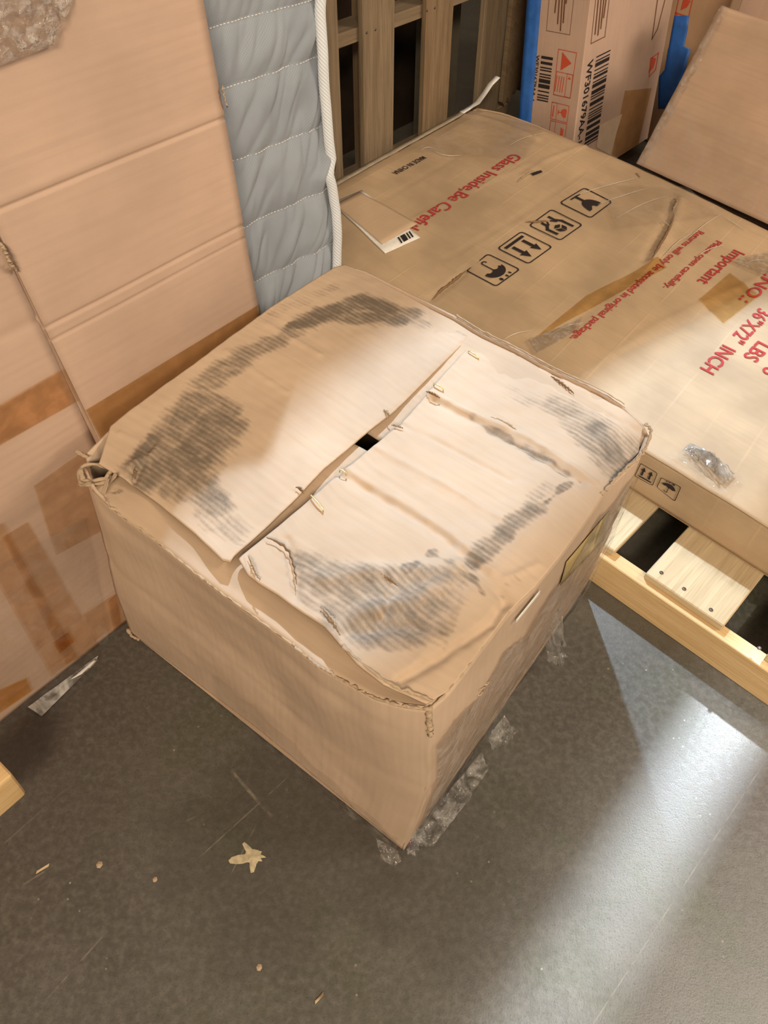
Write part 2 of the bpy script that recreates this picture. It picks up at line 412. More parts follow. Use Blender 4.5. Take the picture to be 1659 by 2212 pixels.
M['pine_b'] = wood('new_pine_stringer', (.60, .42, .21), (.68, .50, .28), (.45, .28, .12))
M['old'] = wood('weathered_wood', (.20, .135, .08), (.27, .20, .125), (.085, .055, .032))
M['old2'] = wood('weathered_wood_grey', (.20, .15, .10), (.28, .215, .145), (.095, .068, .043))
M['film'] = film('stretch_film', .07, .45, .9, 18)
M['film_crumple'] = film('crumpled_film', .13, .50, .8, 24)
M['film_tape'] = film('clear_tape', .035, .16, .25, 14)
M['magenta'] = flat_mat('dark_magenta_foam', (.10, .005, .03), .6, .3, .1)
M['gapshade'] = flat_mat('dark_gap_shade', (.028, .018, .012), .8, .2, .3, 6)  # near-black colour paints the shade between the slats
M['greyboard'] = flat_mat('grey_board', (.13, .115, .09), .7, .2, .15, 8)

# concrete floor with its patches and scratches
def concrete():
    m, nt, b = new_mat('concrete'); tc = nd(nt, 'ShaderNodeTexCoord').outputs['Object']
    n1 = noise_t(nt, tc, 2.2, 5, .6, .3); n2 = noise_t(nt, tc, 5.5, 4, .6, .2); n3 = noise_t(nt, tc, 75, 5, .75); n4 = noise_t(nt, tc, 300, 3, .75); n5 = noise_t(nt, tc, 1.3, 3, .5)
    c = ramp(nt, n1, ((.3, (.054, .050, .041)), (.5, (.080, .076, .063)), (.72, (.125, .122, .107))))
    c = mixc(nt, math_n(nt, 'MULTIPLY', maprange(nt, n2, .48, .62), .75), c, (.062, .066, .040))
    c = mixc(nt, math_n(nt, 'MULTIPLY', maprange(nt, n5, .46, .60), .65), c, (.052, .042, .042))
    c = mixc(nt, maprange(nt, n3, .40, .70, 0, .60), c, (.135, .127, .113))
    c = mixc(nt, maprange(nt, n4, .48, .70, 0, .75), c, (.022, .019, .016))
    vo = nd(nt, 'ShaderNodeTexVoronoi'); vo.inputs['Scale'].default_value = 42; nt.links.new(tc, vo.inputs['Vector'])
    c = mixc(nt, math_n(nt, 'MULTIPLY', maprange(nt, vo.outputs['Distance'], .10, .045), maprange(nt, n2, .5, .65)), c, (.30, .28, .24))
    sx = nd(nt, 'ShaderNodeSeparateXYZ'); nt.links.new(tc, sx.inputs[0])
    for (sx0, sy0, rr, k_) in ((640, 1790, .20, .42), (1000, 1850, .16, .35), (1330, 2050, .10, .15)):   # broad dark brown patches
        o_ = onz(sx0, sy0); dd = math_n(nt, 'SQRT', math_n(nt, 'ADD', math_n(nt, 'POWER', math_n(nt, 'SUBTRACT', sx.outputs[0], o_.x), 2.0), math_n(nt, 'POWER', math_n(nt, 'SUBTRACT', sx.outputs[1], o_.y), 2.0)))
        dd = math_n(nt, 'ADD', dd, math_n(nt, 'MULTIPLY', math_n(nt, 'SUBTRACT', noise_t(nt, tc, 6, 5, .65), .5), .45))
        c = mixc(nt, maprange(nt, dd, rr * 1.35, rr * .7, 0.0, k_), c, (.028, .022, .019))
    def seg(p0, p1, wd, col, k):
        nonlocal c
        a, e = onz(*p0), onz(*p1); L = (e - a).length; dx, dy = (e.x - a.x) / L, (e.y - a.y) / L
        X = math_n(nt, 'SUBTRACT', sx.outputs[0], a.x); Y = math_n(nt, 'SUBTRACT', sx.outputs[1], a.y)
        t = math_n(nt, 'ADD', math_n(nt, 'MULTIPLY', X, dx), math_n(nt, 'MULTIPLY', Y, dy))
        s = math_n(nt, 'ABSOLUTE', math_n(nt, 'ADD', math_n(nt, 'MULTIPLY', X, -dy), math_n(nt, 'MULTIPLY', Y, dx)))
        s = math_n(nt, 'ADD', s, math_n(nt, 'MULTIPLY', math_n(nt, 'SUBTRACT', n3, .5), wd * 1.2))
        q = math_n(nt, 'MULTIPLY', math_n(nt, 'MULTIPLY', maprange(nt, s, wd, wd * .3), maprange(nt, noise_t(nt, tc, 28, 3), .36, .62)), maprange(nt, math_n(nt, 'ABSOLUTE', math_n(nt, 'SUBTRACT', t, L / 2)), L / 2, L / 2 * .8))
        c = mixc(nt, math_n(nt, 'MULTIPLY', q, k), c, col)
    pale = (.24, .22, .17)
    seg((497, 1662), (590, 1768), .0040, pale, .75); seg((640, 1662), (420, 1862), .0016, pale, .55)
    seg((560, 1770), (498, 1890), .0014, pale, .5); seg((262, 1978), (95, 2165), .0016, pale, .6)
    seg((100, 1880), (20, 1930), .002, pale, .5); seg((1659, 1635), (1250, 2260), .0014, pale, .35)
    seg((170, 1680), (0, 1830), .002, pale, .3); seg((430, 1760), (400, 1775), .002, pale, .4)
    dk = (.06, .052, .045)
    seg((1395, 1592), (1450, 1615), .0018, dk, .8); seg((1450, 1615), (1490, 1652), .0018, dk, .8); seg((1490, 1652), (1530, 1668), .0018, dk, .8); seg((1530, 1668), (1560, 1690), .0018, dk, .8)
    seg((1346, 1705), (1372, 1780), .0020, dk, .7); seg((1372, 1780), (1396, 1826), .0022, dk, .7)
    seg((1140, 2060), (1040, 2200), .002, dk, .35); seg((1085, 2105), (1060, 2150), .003, dk, .4)
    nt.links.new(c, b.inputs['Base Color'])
    nt.links.new(maprange(nt, n3, .3, .7, .40, .58), b.inputs['Roughness']); b.inputs['Specular IOR Level'].default_value = .9
    bp = nd(nt, 'ShaderNodeBump'); bp.inputs['Strength'].default_value = .25; bp.inputs['Distance'].default_value = .002
    nt.links.new(math_n(nt, 'ADD', n3, math_n(nt, 'MULTIPLY', n4, .6)), bp.inputs['Height']); nt.links.new(bp.outputs[0], b.inputs['Normal'])
    return m
def quilt():
    m, nt, b = new_mat('grey_quilted_fabric'); uv = nd(nt, 'ShaderNodeUVMap').outputs[0]
    n = noise_t(nt, uv, 6, 3); ck = nd(nt, 'ShaderNodeTexChecker'); ck.inputs['Scale'].default_value = 420; nt.links.new(uv, ck.inputs['Vector'])
    c = mixc(nt, maprange(nt, n, .3, .7), (.265, .305, .37), (.325, .37, .44))
    c = mixc(nt, math_n(nt, 'MULTIPLY', ck.outputs['Fac'], .35), c, (.19, .225, .285))
    nt.links.new(c, b.inputs['Base Color']); b.inputs['Roughness'].default_value = .85; b.inputs['Specular IOR Level'].default_value = .15
    b.inputs['Sheen Weight'].default_value = .2
    bp = nd(nt, 'ShaderNodeBump'); bp.inputs['Strength'].default_value = .3; bp.inputs['Distance'].default_value = .001
    nt.links.new(ck.outputs['Fac'], bp.inputs['Height']); nt.links.new(bp.outputs[0], b.inputs['Normal']); return m
def rope():
    m, nt, b = new_mat('white_woven_binding'); uv = nd(nt, 'ShaderNodeUVMap').outputs[0]
    wv = nd(nt, 'ShaderNodeTexWave', wave_type='BANDS', bands_direction='DIAGONAL'); wv.inputs['Scale'].default_value = 90; nt.links.new(uv, wv.inputs['Vector'])
    nt.links.new(mixc(nt, wv.outputs['Fac'], (.56, .62, .70), (.76, .82, .90)), b.inputs['Base Color']); b.inputs['Roughness'].default_value = .8
    bp = nd(nt, 'ShaderNodeBump'); bp.inputs['Strength'].default_value = .5; bp.inputs['Distance'].default_value = .001
    nt.links.new(wv.outputs['Fac'], bp.inputs['Height']); nt.links.new(bp.outputs[0], b.inputs['Normal']); return m
M['concrete'] = concrete(); M['quilt'] = quilt(); M['binding'] = rope()

# ------------------------------------------------------------------ the hall: floor and walls
def plane_grid(x0, x1, y0, y1): return [(x0, y0, 0), (x1, y0, 0), (x1, y1, 0), (x0, y1, 0)]
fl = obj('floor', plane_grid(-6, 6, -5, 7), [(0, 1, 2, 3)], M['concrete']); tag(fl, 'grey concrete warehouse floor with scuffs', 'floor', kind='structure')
wm = flat_mat('dim_painted_wall', (.16, .13, .10), .8, .2, .1, 2)
wl = obj('wall_left', [(-6, 7, 0), (6, 7, 0), (6, 7, 6), (-6, 7, 6), (6, 7.15, 0), (-6, 7.15, 0), (-6, 7.15, 6), (6, 7.15, 6)], [(0, 1, 2, 3), (4, 5, 6, 7), (3, 2, 7, 6)], wm); wl.name = 'wall_back'
tag(wl, 'dim wall at the far end of the warehouse', 'wall', kind='structure')

# ------------------------------------------------------------------ worn carton in the middle
def P3(lst, z):
    """photo points on the carton's top, each with its own height"""
    out = []
    for k, (x, y) in enumerate(lst): out.append(onz(x, y, z[k] if isinstance(z, (list, tuple)) else z))
    return out
ZT = .53
carton = thing('worn_carton', (onz(283, 1368) + onz(1272, 1258)) / 2, 'large worn cardboard carton with sooty smudged top flaps standing on the concrete floor', 'carton')
b_l, b_f = onz(283, 1368), onz(872, 1838); b_r = onz(1262, 1272); b_b = Vector((-.135, 1.40, 0))
rim_F = P3([(178, 1012), (200, 1056), (227, 1084), (269, 1119), (324, 1158), (389, 1211), (450, 1260), (555, 1336), (631, 1392), (686, 1438), (745, 1472), (808, 1508), (872, 1526), (926, 1532)],
           [.525, .522, .518, .513, .508, .505, .502, .498, .496, .497, .502, .510, .518, .525])
edge_LB = P3([(182, 978), (239, 921), (361, 828), (441, 769), (572, 672), (656, 617), (722, 576), (745, 570)], [.53, .535, .54, .543, .543, .54, .536, .533])
edge_BR = P3([(745, 570), (790, 582), (860, 617), (986, 680), (1037, 713), (1121, 752), (1193, 793), (1298, 840), (1349, 873), (1391, 913), (1403, 938)], [.533, .536, .538, .54, .54, .54, .54, .538, .536, .532, .528])
edge_FR = P3([(930, 1528), (973, 1490), (1100, 1322), (1155, 1268), (1206, 1206), (1265, 1125), (1312, 1052), (1385, 982), (1403, 938)], [.526, .528, .532, .533, .534, .533, .53, .528, .526])
slotL = P3([(497, 1212), (505, 1200), (560, 1150), (640, 1075), (700, 1012), (780, 945), (850, 890), (930, 812), (1000, 743), (1034, 717)], ZT - .003)
slotR = P3([(516, 1207), (519, 1202), (582, 1150), (668, 1080), (742, 1016), (818, 955), (866, 915), (942, 828), (1007, 757), (1042, 722)], ZT - .003)

def side_disp(seed, amp, creases=()):
    def f(p, u, v):
        e = min(1, 6 * u, 6 * (1 - u), 5 * v, 6 * (1 - v))
        d = amp * e * (nz(u * 2.1 + seed, v * 1.7, seed) + .4 * nz(u * 6 + seed, v * 5, 3)) + .0012 * e * nz(u * 20, v * 16, seed)
        for (u0, v0, u1, v1, a, wd) in creases:
            q = segdist(Vector((u, v, 0)), Vector((u0, v0, 0)), Vector((u1, v1, 0))); d += a * math.exp(-(q / wd) ** 2)
        return d
    return f
vedge_L = [b_l, b_l.lerp(rim_F[0], .33) + Vector((-.004, -.006, 0)), b_l.lerp(rim_F[0], .7), rim_F[0]]
vedge_F = [b_f, b_f.lerp(rim_F[-1], .25) + Vector((.012, .002, 0)), b_f.lerp(rim_F[-1], .5) + Vector((.020, .004, 0)), b_f.lerp(rim_F[-1], .75) + Vector((.008, 0, 0)), rim_F[-1]]
gf = coons(rim_F, [b_l, b_l.lerp(b_f, .5) + Vector((.004, .006, 0)), b_f], vedge_L, vedge_F, 70, 46)
body = sheet('front_panel', gf, M['main_side'], carton, .005, side_disp(1.3, .010, ((0, .55, .6, .40, -.0018, .03), (.6, .40, 1, .5, -.0014, .03), (.1, .93, .9, .86, -.002, .03), (.62, 0, .6, 1, -.001, .012))))
top_r = [edge_FR[0]] + edge_FR[1:]
vedge_R = [b_r, b_r.lerp(edge_FR[-1], .5) + Vector((.006, 0, 0)), edge_FR[-1]]
gr = coons([p + Vector((0, 0, -.004)) for p in top_r], [b_f, b_f.lerp(b_r, .5) + Vector((-.006, .004, 0)), b_r], [b_f] + vedge_F[1:-1] + [top_r[0] + Vector((0, 0, -.004))], vedge_R[:-1] + [top_r[-1] + Vector((0, 0, -.004))], 60, 40)
side_p = sheet('side_panel', gr, M['main_side'], carton, .005, side_disp(4.1, .008, ((.0, .45, 1, .5, -.004, .03), (.35, .9, .5, .2, .002, .02))))
gb = coons([p + Vector((0, 0, -.004)) for p in reversed(edge_BR)], [b_r, b_b], [b_r, edge_BR[-1] + Vector((0, 0, -.004))], [b_b, edge_BR[0] + Vector((0, 0, -.004))], 30, 20)
sheet('back_panel', gb, M['main_side'], carton, .005, side_disp(7, .006))
gl_ = coons([p + Vector((0, 0, -.004)) for p in reversed(edge_LB)], [b_b, b_l], [b_b, edge_LB[-1] + Vector((0, 0, -.004))], [b_l, edge_LB[0] + Vector((0, 0, -.004))], 30, 20)
sheet('side_panel', gl_, M['main_side'], carton, .005, side_disp(9, .006))
obj('bottom_panel', [b_l + Vector((0, 0, .004)), b_f + Vector((0, 0, .004)), b_r + Vector((0, 0, .004)), b_b + Vector((0, 0, .004))], [(0, 1, 2, 3)], M['inner'], carton)

# smudges: strokes of soot on the top, in the carton's own plane
def st(pts, r, k): return ([Vector((*onz(x, y, ZT)[:2], 0)) for x, y in pts], r, k)
STAINS = [
    st([(300, 1010), (360, 950), (430, 870)], .034, .80), st([(330, 1030), (400, 985), (470, 905)], .040, .85), st([(380, 1050), (440, 1000), (500, 930)], .034, .8),
    st([(440, 1040), (470, 1090)], .026, .75), st([(340, 1040), (440, 1085)], .018, .55), st([(430, 860), (500, 890)], .026, .7),
    st([(300, 985), (330, 950)], .014, .95), st([(420, 995), (440, 1003)], .010, 1.0), st([(444, 996), (450, 1000)], .011, 1.0),
    st([(440, 838), (490, 806), (540, 770)], .028, .72), st([(540, 770), (600, 742), (650, 715)], .024, .7), st([(630, 712), (655, 708)], .014, 1.05),
    st([(660, 705), (720, 675), (790, 655), (840, 668)], .028, .95), st([(700, 690), (780, 690), (860, 690)], .026, .85), st([(760, 660), (900, 680)], .022, .75),
    st([(860, 690), (950, 705), (1020, 718)], .016, .55), st([(560, 710), (640, 665), (720, 625)], .018, .38), st([(350, 905), (440, 830)], .016, .45),
    st([(450, 1100), (510, 1140)], .024, .50), st([(430, 1120), (520, 1165)], .012, .45),
    st([(1210, 880), (1290, 920), (1340, 960)], .040, .62), st([(1290, 925), (1330, 985)], .026, .85), st([(1230, 905), (1320, 1010)], .026, .6), st([(1100, 850), (1210, 880)], .030, .36),
    st([(1020, 903), (1130, 966), (1252, 1042)], .008, .72), st([(1120, 965), (1200, 1010)], .014, .6), st([(1245, 1036), (1176, 1093)], .007, .75),
    st([(1155, 1101), (1085, 1160), (1025, 1220)], .020, .72), st([(1180, 1060), (1130, 1110)], .016, .45),
    st([(650, 1205), (720, 1240), (770, 1290)], .026, .68), st([(700, 1250), (800, 1260), (880, 1262)], .040, .70), st([(740, 1320), (820, 1335), (900, 1330)], .042, .74),
    st([(780, 1375), (870, 1385), (950, 1372)], .022, .68), st([(890, 1240), (985, 1262)], .024, .62), st([(900, 1300), (965, 1300)], .034, .55), st([(880, 1232), (895, 1228)], .011, .85), st([(875, 1330), (885, 1334)], .009, .8),
    st([(935, 1200), (1015, 1260), (1040, 1290)], .008, .8), st([(640, 1265), (730, 1385)], .012, .5), st([(1000, 1270), (960, 1395)], .010, .5), st([(1080, 1285), (1130, 1240)], .010, .35)]
def stain(v):
    q = Vector((v.x, v.y, 0)); s = 0
    for pts, r, k in STAINS:
        d = polydist(q, pts) + .010 * nz(v.x * 40, v.y * 40, r * 90)
        if d < r * 1.6: s = max(s, k * (1 - sstep(.35 * r, 1.55 * r, d)))
    return min(1, s)
# creases, ridges and tears: height changes along lines on the top
def cr(pts, a, wd): return ([Vector((*onz(x, y, ZT)[:2], 0)) for x, y in pts], a, wd)
RIDGES = [cr([(925, 842), (1010, 890), (1135, 945), (1285, 1045)], .005, .006), cr([(935, 860), (1020, 908), (1130, 968), (1250, 1045)], -.006, .009),
    cr([(735, 1020), (860, 1095), (960, 1165), (1040, 1245), (1095, 1305)], -.006, .010), cr([(750, 1012), (870, 1085), (975, 1160), (1060, 1240)], .003, .008),
    cr([(815, 965), (980, 1060), (1080, 1125)], .003, .006), cr([(860, 910), (960, 960), (1100, 1040)], -.0025, .006),
    cr([(860, 1480), (960, 1420), (1060, 1350), (1090, 1305)], -.007, .007), cr([(1090, 1255), (1160, 1225)], .003, .006),
    cr([(620, 1160), (640, 1210), (640, 1290)], -.004, .006), cr([(700, 1245), (800, 1235), (985, 1235)], .006, .016), cr([(790, 1320), (900, 1300), (960, 1270)], .007, .014), cr([(760, 1360), (900, 1360)], -.006, .014),
    cr([(836, 1290), (840, 1320), (820, 1340)], -.004, .004), cr([(280, 1010), (330, 980)], .006, .010), cr([(330, 960), (290, 1040)], -.005, .006),
    cr([(260, 940), (330, 965), (420, 990)], .002, .005), cr([(560, 700), (690, 770)], .0025, .006), cr([(490, 770), (620, 850)], .002, .005), cr([(1090, 770), (1250, 860), (1380, 930)], -.003, .008), cr([(1190, 790), (1210, 830)], -.004, .005)]
def top_h(p, u, v):
    q = Vector((p.x, p.y, 0)); d = .0035 * nz(p.x * 9, p.y * 9, 1) + .0012 * nz(p.x * 40, p.y * 40, 2)
    for pts, a, wd in RIDGES:
        x = polydist(q, pts)
        if x < 3 * wd: d += a * math.exp(-(x / wd) ** 2) * (1 + .5 * nz(p.x * 60, p.y * 60, a * 900))
    return d + .0006 * math.sin(p.x * 10)
UVT = (.34, .68)
def right_h(p, u, v): return top_h(p, u, v)
left_front = P3([(214, 1002), (262, 1030), (340, 1085), (420, 1150), (480, 1208), (497, 1212)], [.530, .529, .528, .527, .527, .527])
left_back = edge_BR[0:1] + P3([(800, 592), (870, 628), (986, 688), (1026, 712)], ZT) + [slotL[-1]]
eL = [left_front[0]] + edge_LB[1:]
gL = coons(left_back, left_front, eL, slotL, 130, 190)
flapL = sheet('top_flap', gL, M['main'], carton, .0045, top_h, UVT, attr=stain)
right_front = P3([(516, 1207), (536, 1240), (560, 1258), (600, 1282), (640, 1312), (700, 1352), (742, 1400), (770, 1432), (830, 1478), (880, 1500), (922, 1520)], [.527, .527, .526, .526, .527, .528, .533, .54, .543, .536, .530])
right_back = [slotR[-1]] + P3([(1121, 766), (1193, 806), (1298, 850), (1345, 880)], ZT) + [onz(1388, 925, .528)]
eR = [right_front[-1]] + edge_FR[1:-2] + P3([(1330, 1030), (1380, 975)], [.526, .525]) + [right_back[-1]]
gR = coons(right_back, right_front, slotR, eR, 130, 190)
flapR = sheet('top_flap', gR, M['main'], carton, .0045, right_h, UVT, attr=stain)
# inner flaps, folded in from the front and the back under the outer ones: they do not meet
def off(ps, dz): return [p + Vector((0, 0, dz)) for p in ps]
mid = [onz(185, 960, .52).lerp(onz(1400, 960, .52), 0)]
ea = (b_f - b_l).normalized(); eb = Vector((-ea.y, ea.x, 0))
innF = [rim_F[0] + eb * .325 + ea * .02, rim_F[-1] + eb * .325 - ea * .01]; innF = [Vector((p.x, p.y, .517)) for p in innF]
g_in = coons(innF, rim_F[1:], [rim_F[1], onz(222, 1040, .518), onz(250, 1018, .519), innF[0]], [rim_F[-1], rim_F[-1] + eb * .05 + Vector((0, 0, -.006)), innF[1]], 70, 50)
def in_h(p, u, v): return .015 * math.exp(-((v - .12) / .08) ** 2) * (1 - .7 * u) * sstep(0, .15, u) + .0025 * nz(p.x * 14, p.y * 14, 5) * min(1, v * 8)
sheet('inner_flap', g_in, M['inner'], carton, .004, in_h)
innB = [Vector((edge_BR[0].x, edge_BR[0].y, .515)) - eb * .335 + ea * .02, Vector((edge_BR[-1].x, edge_BR[-1].y, .512)) - eb * .325 - ea * .02]
g_ib = coons([p + Vector((0, 0, -.009)) for p in edge_BR], innB, [innB[0], edge_BR[0] + Vector((0, 0, -.009))], [innB[1], edge_BR[-1] + Vector((0, 0, -.009))], 40, 30)
sheet('inner_flap', g_ib, M['inner'], carton, .004)
# frayed rims where the board has crushed
def frayed(name, pts, r, n, parent=carton, rough=.08, mat='torn', jit=.003):
    q = smooth_poly(pts, n * 2); k0 = random.random() * 50
    q = [p + Vector((nz(i * .23 + k0, 1), nz(i * .23 + k0, 5), nz(i * .23 + k0, 9) * .7)) * jit * 1.3 for i, p in enumerate(q)]
    return tube(name, q, [r * .62 * (.55 + 1.1 * abs(nz(i * .17 + k0, r * 900))) for i in range(n * 2)], M[mat], parent, 7, rough, .8)
frayed('frayed_edge', rim_F[2:7], .0042, 46)
frayed('frayed_edge', rim_F[8:], .0046, 70, jit=.003)
frayed('frayed_edge', rim_F[6:9], .0030, 30, jit=.001)
frayed('frayed_edge', P3([(1300, 1065), (1318, 1048), (1350, 1012), (1385, 985), (1398, 960), (1408, 935), (1398, 915)], [.53, .534, .536, .538, .538, .535, .532]), .0055, 60, jit=.005)
frayed('frayed_edge', P3([(1318, 1040), (1345, 1020), (1378, 990)], .530), .004, 24, jit=.004, mat='torn')
frayed('frayed_edge', edge_BR[3:9], .0025, 60, jit=.0015)
frayed('frayed_edge', edge_FR[0:3], .003, 40, jit=.0015)
frayed('frayed_edge', [rim_F[-1], rim_F[-1].lerp(b_f, .06) + Vector((.004, -.002, 0)), rim_F[-1].lerp(b_f, .14) + Vector((.008, 0, 0))], .008, 20, jit=.004)
frayed('frayed_edge', P3([(276, 1358), (284, 1374), (300, 1382)], [.012, .006, .006]), .007, 12, jit=.003)
# torn open corner: crumpled strips of board around a dark hole
hc = onz(203, 1018, .528)
for k in range(2):
    pts = []
    for i in range(26):
        a = 2 * math.pi * i / 25 + k * .8; r = .0185 + .004 * k + .007 * nz(i * .33, k * 7)
        pts.append(hc + Vector((math.cos(a) * r * 1.15, math.sin(a) * r, (-.003 - .005 * k) + .005 * nz(i * .4, k * 3, 2))))
    tube('torn_corner', pts, [.0030 + .0022 * nz(i * .35, k) for i in range(26)], M['torn'], carton, 6, .2)
def scrap(name, c, size, mat, parent, n=7, tilt=.6, seed=0):
    """small curled scrap of torn paper"""
    rnd = random.Random(seed); ax = Vector((rnd.uniform(-1, 1), rnd.uniform(-1, 1), rnd.uniform(-.2, tilt))).normalized(); bx = ax.cross(Vector((0, 0, 1))).normalized()
    g = []
    for j in range(n):
        v = j / (n - 1); row = []
        for i in range(n):
            u = i / (n - 1); e = .5 + .5 * abs(nz(v * 4 + seed, seed))
            row.append(Vector(c) + ax * size * (v - .3) + bx * size * .6 * e * (u - .5) + Vector((0, 0, size * .35 * v * v + size * .1 * nz(u * 3, v * 3, seed))))
        g.append(row)
    return sheet(name, g, mat, parent, .0008)
for k, (x, y, s) in enumerate(((182, 985, .018), (190, 1045, .02), (225, 1060, .022), (236, 1042, .02), (252, 1065, .016), (178, 1030, .018))):
    scrap('torn_scrap', onz(x, y, .533), s, M['torn'], carton, seed=k + 3)
# tears with lifted lips
def flap_at(px): return flapL if px < 505 or (px < 700 and px == 640) else flapR
def torn_line(q, wd, seed, parent, lift=.004):
    # a split in the board: a strip whose one side stands up, with the darker inner paper showing
    n = len(q); g = [[], [], []]
    for i, p in enumerate(q):
        t = (q[min(n - 1, i + 1)] - q[max(0, i - 1)]).normalized(); sd_ = Vector((-t.y, t.x, 0)); e = min(1, 4 * i / n, 4 * (n - 1 - i) / n)
        w_ = wd * (.35 + 1.0 * abs(nz(i * .35, seed))) * e + .0006; j_ = Vector((nz(i * .5, seed, 1), nz(i * .5, seed, 2), 0)) * .0025
        g[0].append(p + j_ - Vector((0, 0, .001))); g[1].append(p + j_ + sd_ * w_ * .5 + Vector((0, 0, lift * e * (.4 + abs(nz(i * .4, seed + 4)))))); g[2].append(p + j_ + sd_ * w_ + Vector((0, 0, lift * .5 * e)))
    return sheet('tear_lip', g, M['torn_dark'] if seed % 2 else M['torn'], parent, .0008)
M['torn_dark'] = cardboard('torn_inner_paper', (.27, .165, .09), flute=.3, mott=.4)
def tear(pts, lip, seed):
    torn_line(smooth_poly([onz(x, y, ZT + .0015) for x, y in pts], 30), lip * 1.7, seed, flap_at(pts[0][0]))
tear([(575, 1160), (612, 1180), (628, 1200), (640, 1260)], .0032, 1); tear([(535, 1200), (550, 1240), (562, 1254)], .0034, 2)
tear([(790, 1226), (815, 1240), (848, 1258), (858, 1266)], .0036, 3); tear([(692, 1310), (712, 1335), (735, 1372)], .0036, 4)
tear([(1190, 812), (1215, 832), (1240, 850)], .0028, 5); tear([(1060, 900), (1100, 918), (1132, 948)], .0022, 6); tear([(920, 845), (950, 860)], .002, 7)
tear([(828, 885), (842, 900)], .0026, 8); tear([(640, 1052), (655, 1065)], .0028, 9); tear([(845, 918), (870, 925)], .0022, 10); tear([(285, 1000), (290, 1035)], .0035, 11)
frayed('tear_lip', P3([(740, 1396), (790, 1440), (850, 1484), (905, 1500), (935, 1515)], [.536, .541, .543, .535, .530]), .0040, 40, jit=.002)
# brass staples along the slot
for k, (a, e) in enumerate((((1012, 757), (1034, 772)), ((938, 828), (958, 840)), ((734, 1014), (748, 1021)), ((672, 1070), (698, 1100)))):
    A, E_ = onz(*a, ZT + .0022), onz(*e, ZT + .0022); d = (E_ - A).normalized()
    tube('staple', [A + Vector((0, 0, -.006)), A, A.lerp(E_, .5) + Vector((0, 0, .001)), E_, E_ + Vector((0, 0, -.006))], .0014, M['brass'], flapR, 6)
# the film wrapped round the right-hand side
def film_patch(name, top, bot, left, right, nu, nv, amp, mat, parent, seed, freq=1.0):
    g = coons(top, bot, left, right, nu, nv)
    def d(p, u, v): return amp * (1.2 + nz(u * 9 * freq + seed, v * 5 * freq, seed) + .7 * abs(nz(u * 22 * freq, v * 9 * freq + u * 12, seed)) + .4 * nz(u * 40 * freq, v * 30 * freq, seed))
    return sheet(name, g, mat, parent, 0, d)
def on_side(u, v): # point on the right-hand panel grid
    j = min(len(gr) - 1, max(0, round(v * (len(gr) - 1)))); i = min(len(gr[0]) - 1, max(0, round(u * (len(gr[0]) - 1)))); return gr[j][i].copy()
outw = (b_r - b_f).cross(Vector((0, 0, 1))).normalized()
fw = [[on_side(lerp(.02, .99, i / 59), lerp(.0, .78 + .12 * sstep(.45, .8, i / 59) + .03 * math.sin(i * .5), j / 29)) + outw * .004 for i in range(60)] for j in range(30)]
sheet('stretch_film', fw, M['film'], carton, 0, lambda p, u, v: .0035 * (1.3 + nz(u * 14 - v * 9, v * 6, 3) + .8 * abs(nz(u * 30 - v * 24, v * 10, 4))))
# loose tails of film hanging off the bottom edge
def tail(pts_a, pts_b, mat, amp, seed, parent=carton, name='film_tail', n=22):
    A = resample(pts_a, n); Bq = resample(pts_b, n); g = [[a.lerp(b, j / 9) for a in A for b in [Bq[A.index(a)]]] for j in range(10)]
    return sheet(name, g, mat, parent, 0, lambda p, u, v: amp * (nz(u * 6 + seed, v * 4, seed) + .6 * nz(u * 16, v * 12, seed)) * (.3 + v))
tail([onz(1040, 1625, .02), onz(880, 1815, .03)], [onz(1056, 1662, .012), onz(1000, 1745, .012), onz(935, 1828, .015)], M['film_crumple'], .012, 2)
tail([onz(1055, 1590, .05), onz(1090, 1545, .06)], [onz(1062, 1620, .02), onz(1108, 1600, .025), onz(1112, 1580, .05)], M['film_crumple'], .016, 5)
tail([onz(1165, 1330, .12), onz(1215, 1310, .16)], [onz(1185, 1430, .03), onz(1215, 1440, .03), onz(1218, 1400, .06)], M['film_crumple'], .016, 8)
tail([onz(880, 1790, .05), onz(915, 1790, .05)], [onz(880, 1850, .012), onz(905, 1835, .015), onz(925, 1815, .02)], M['film_crumple'], .012, 11)
tail([onz(812, 1810, .02), onz(860, 1838, .015)], [onz(822, 1855, .014), onz(850, 1872, .012), onz(868, 1860, .012)], M['film_crumple'], .010, 14)
# a film strip clinging to the lower edge of the front panel
def on_front(u, v):
    return gf[min(45, max(0, round(v * 45)))][min(69, max(0, round(u * 69)))].copy()
ofw = (b_f - b_l).cross(Vector((0, 0, 1))).normalized()
fs = [[on_front(lerp(.36, .985, i / 39), lerp(.0, .26 - .17 * sstep(.05, .9, i / 39) + .02 * math.sin(i * .8), j / 9)) + ofw * .011 for i in range(40)] for j in range(10)]
sheet('stretch_film', fs, M['film_tape'], carton, 0, lambda p, u, v: .003 * (1 + nz(u * 16, v * 5, 2) + abs(nz(u * 30, v * 12, 7))))
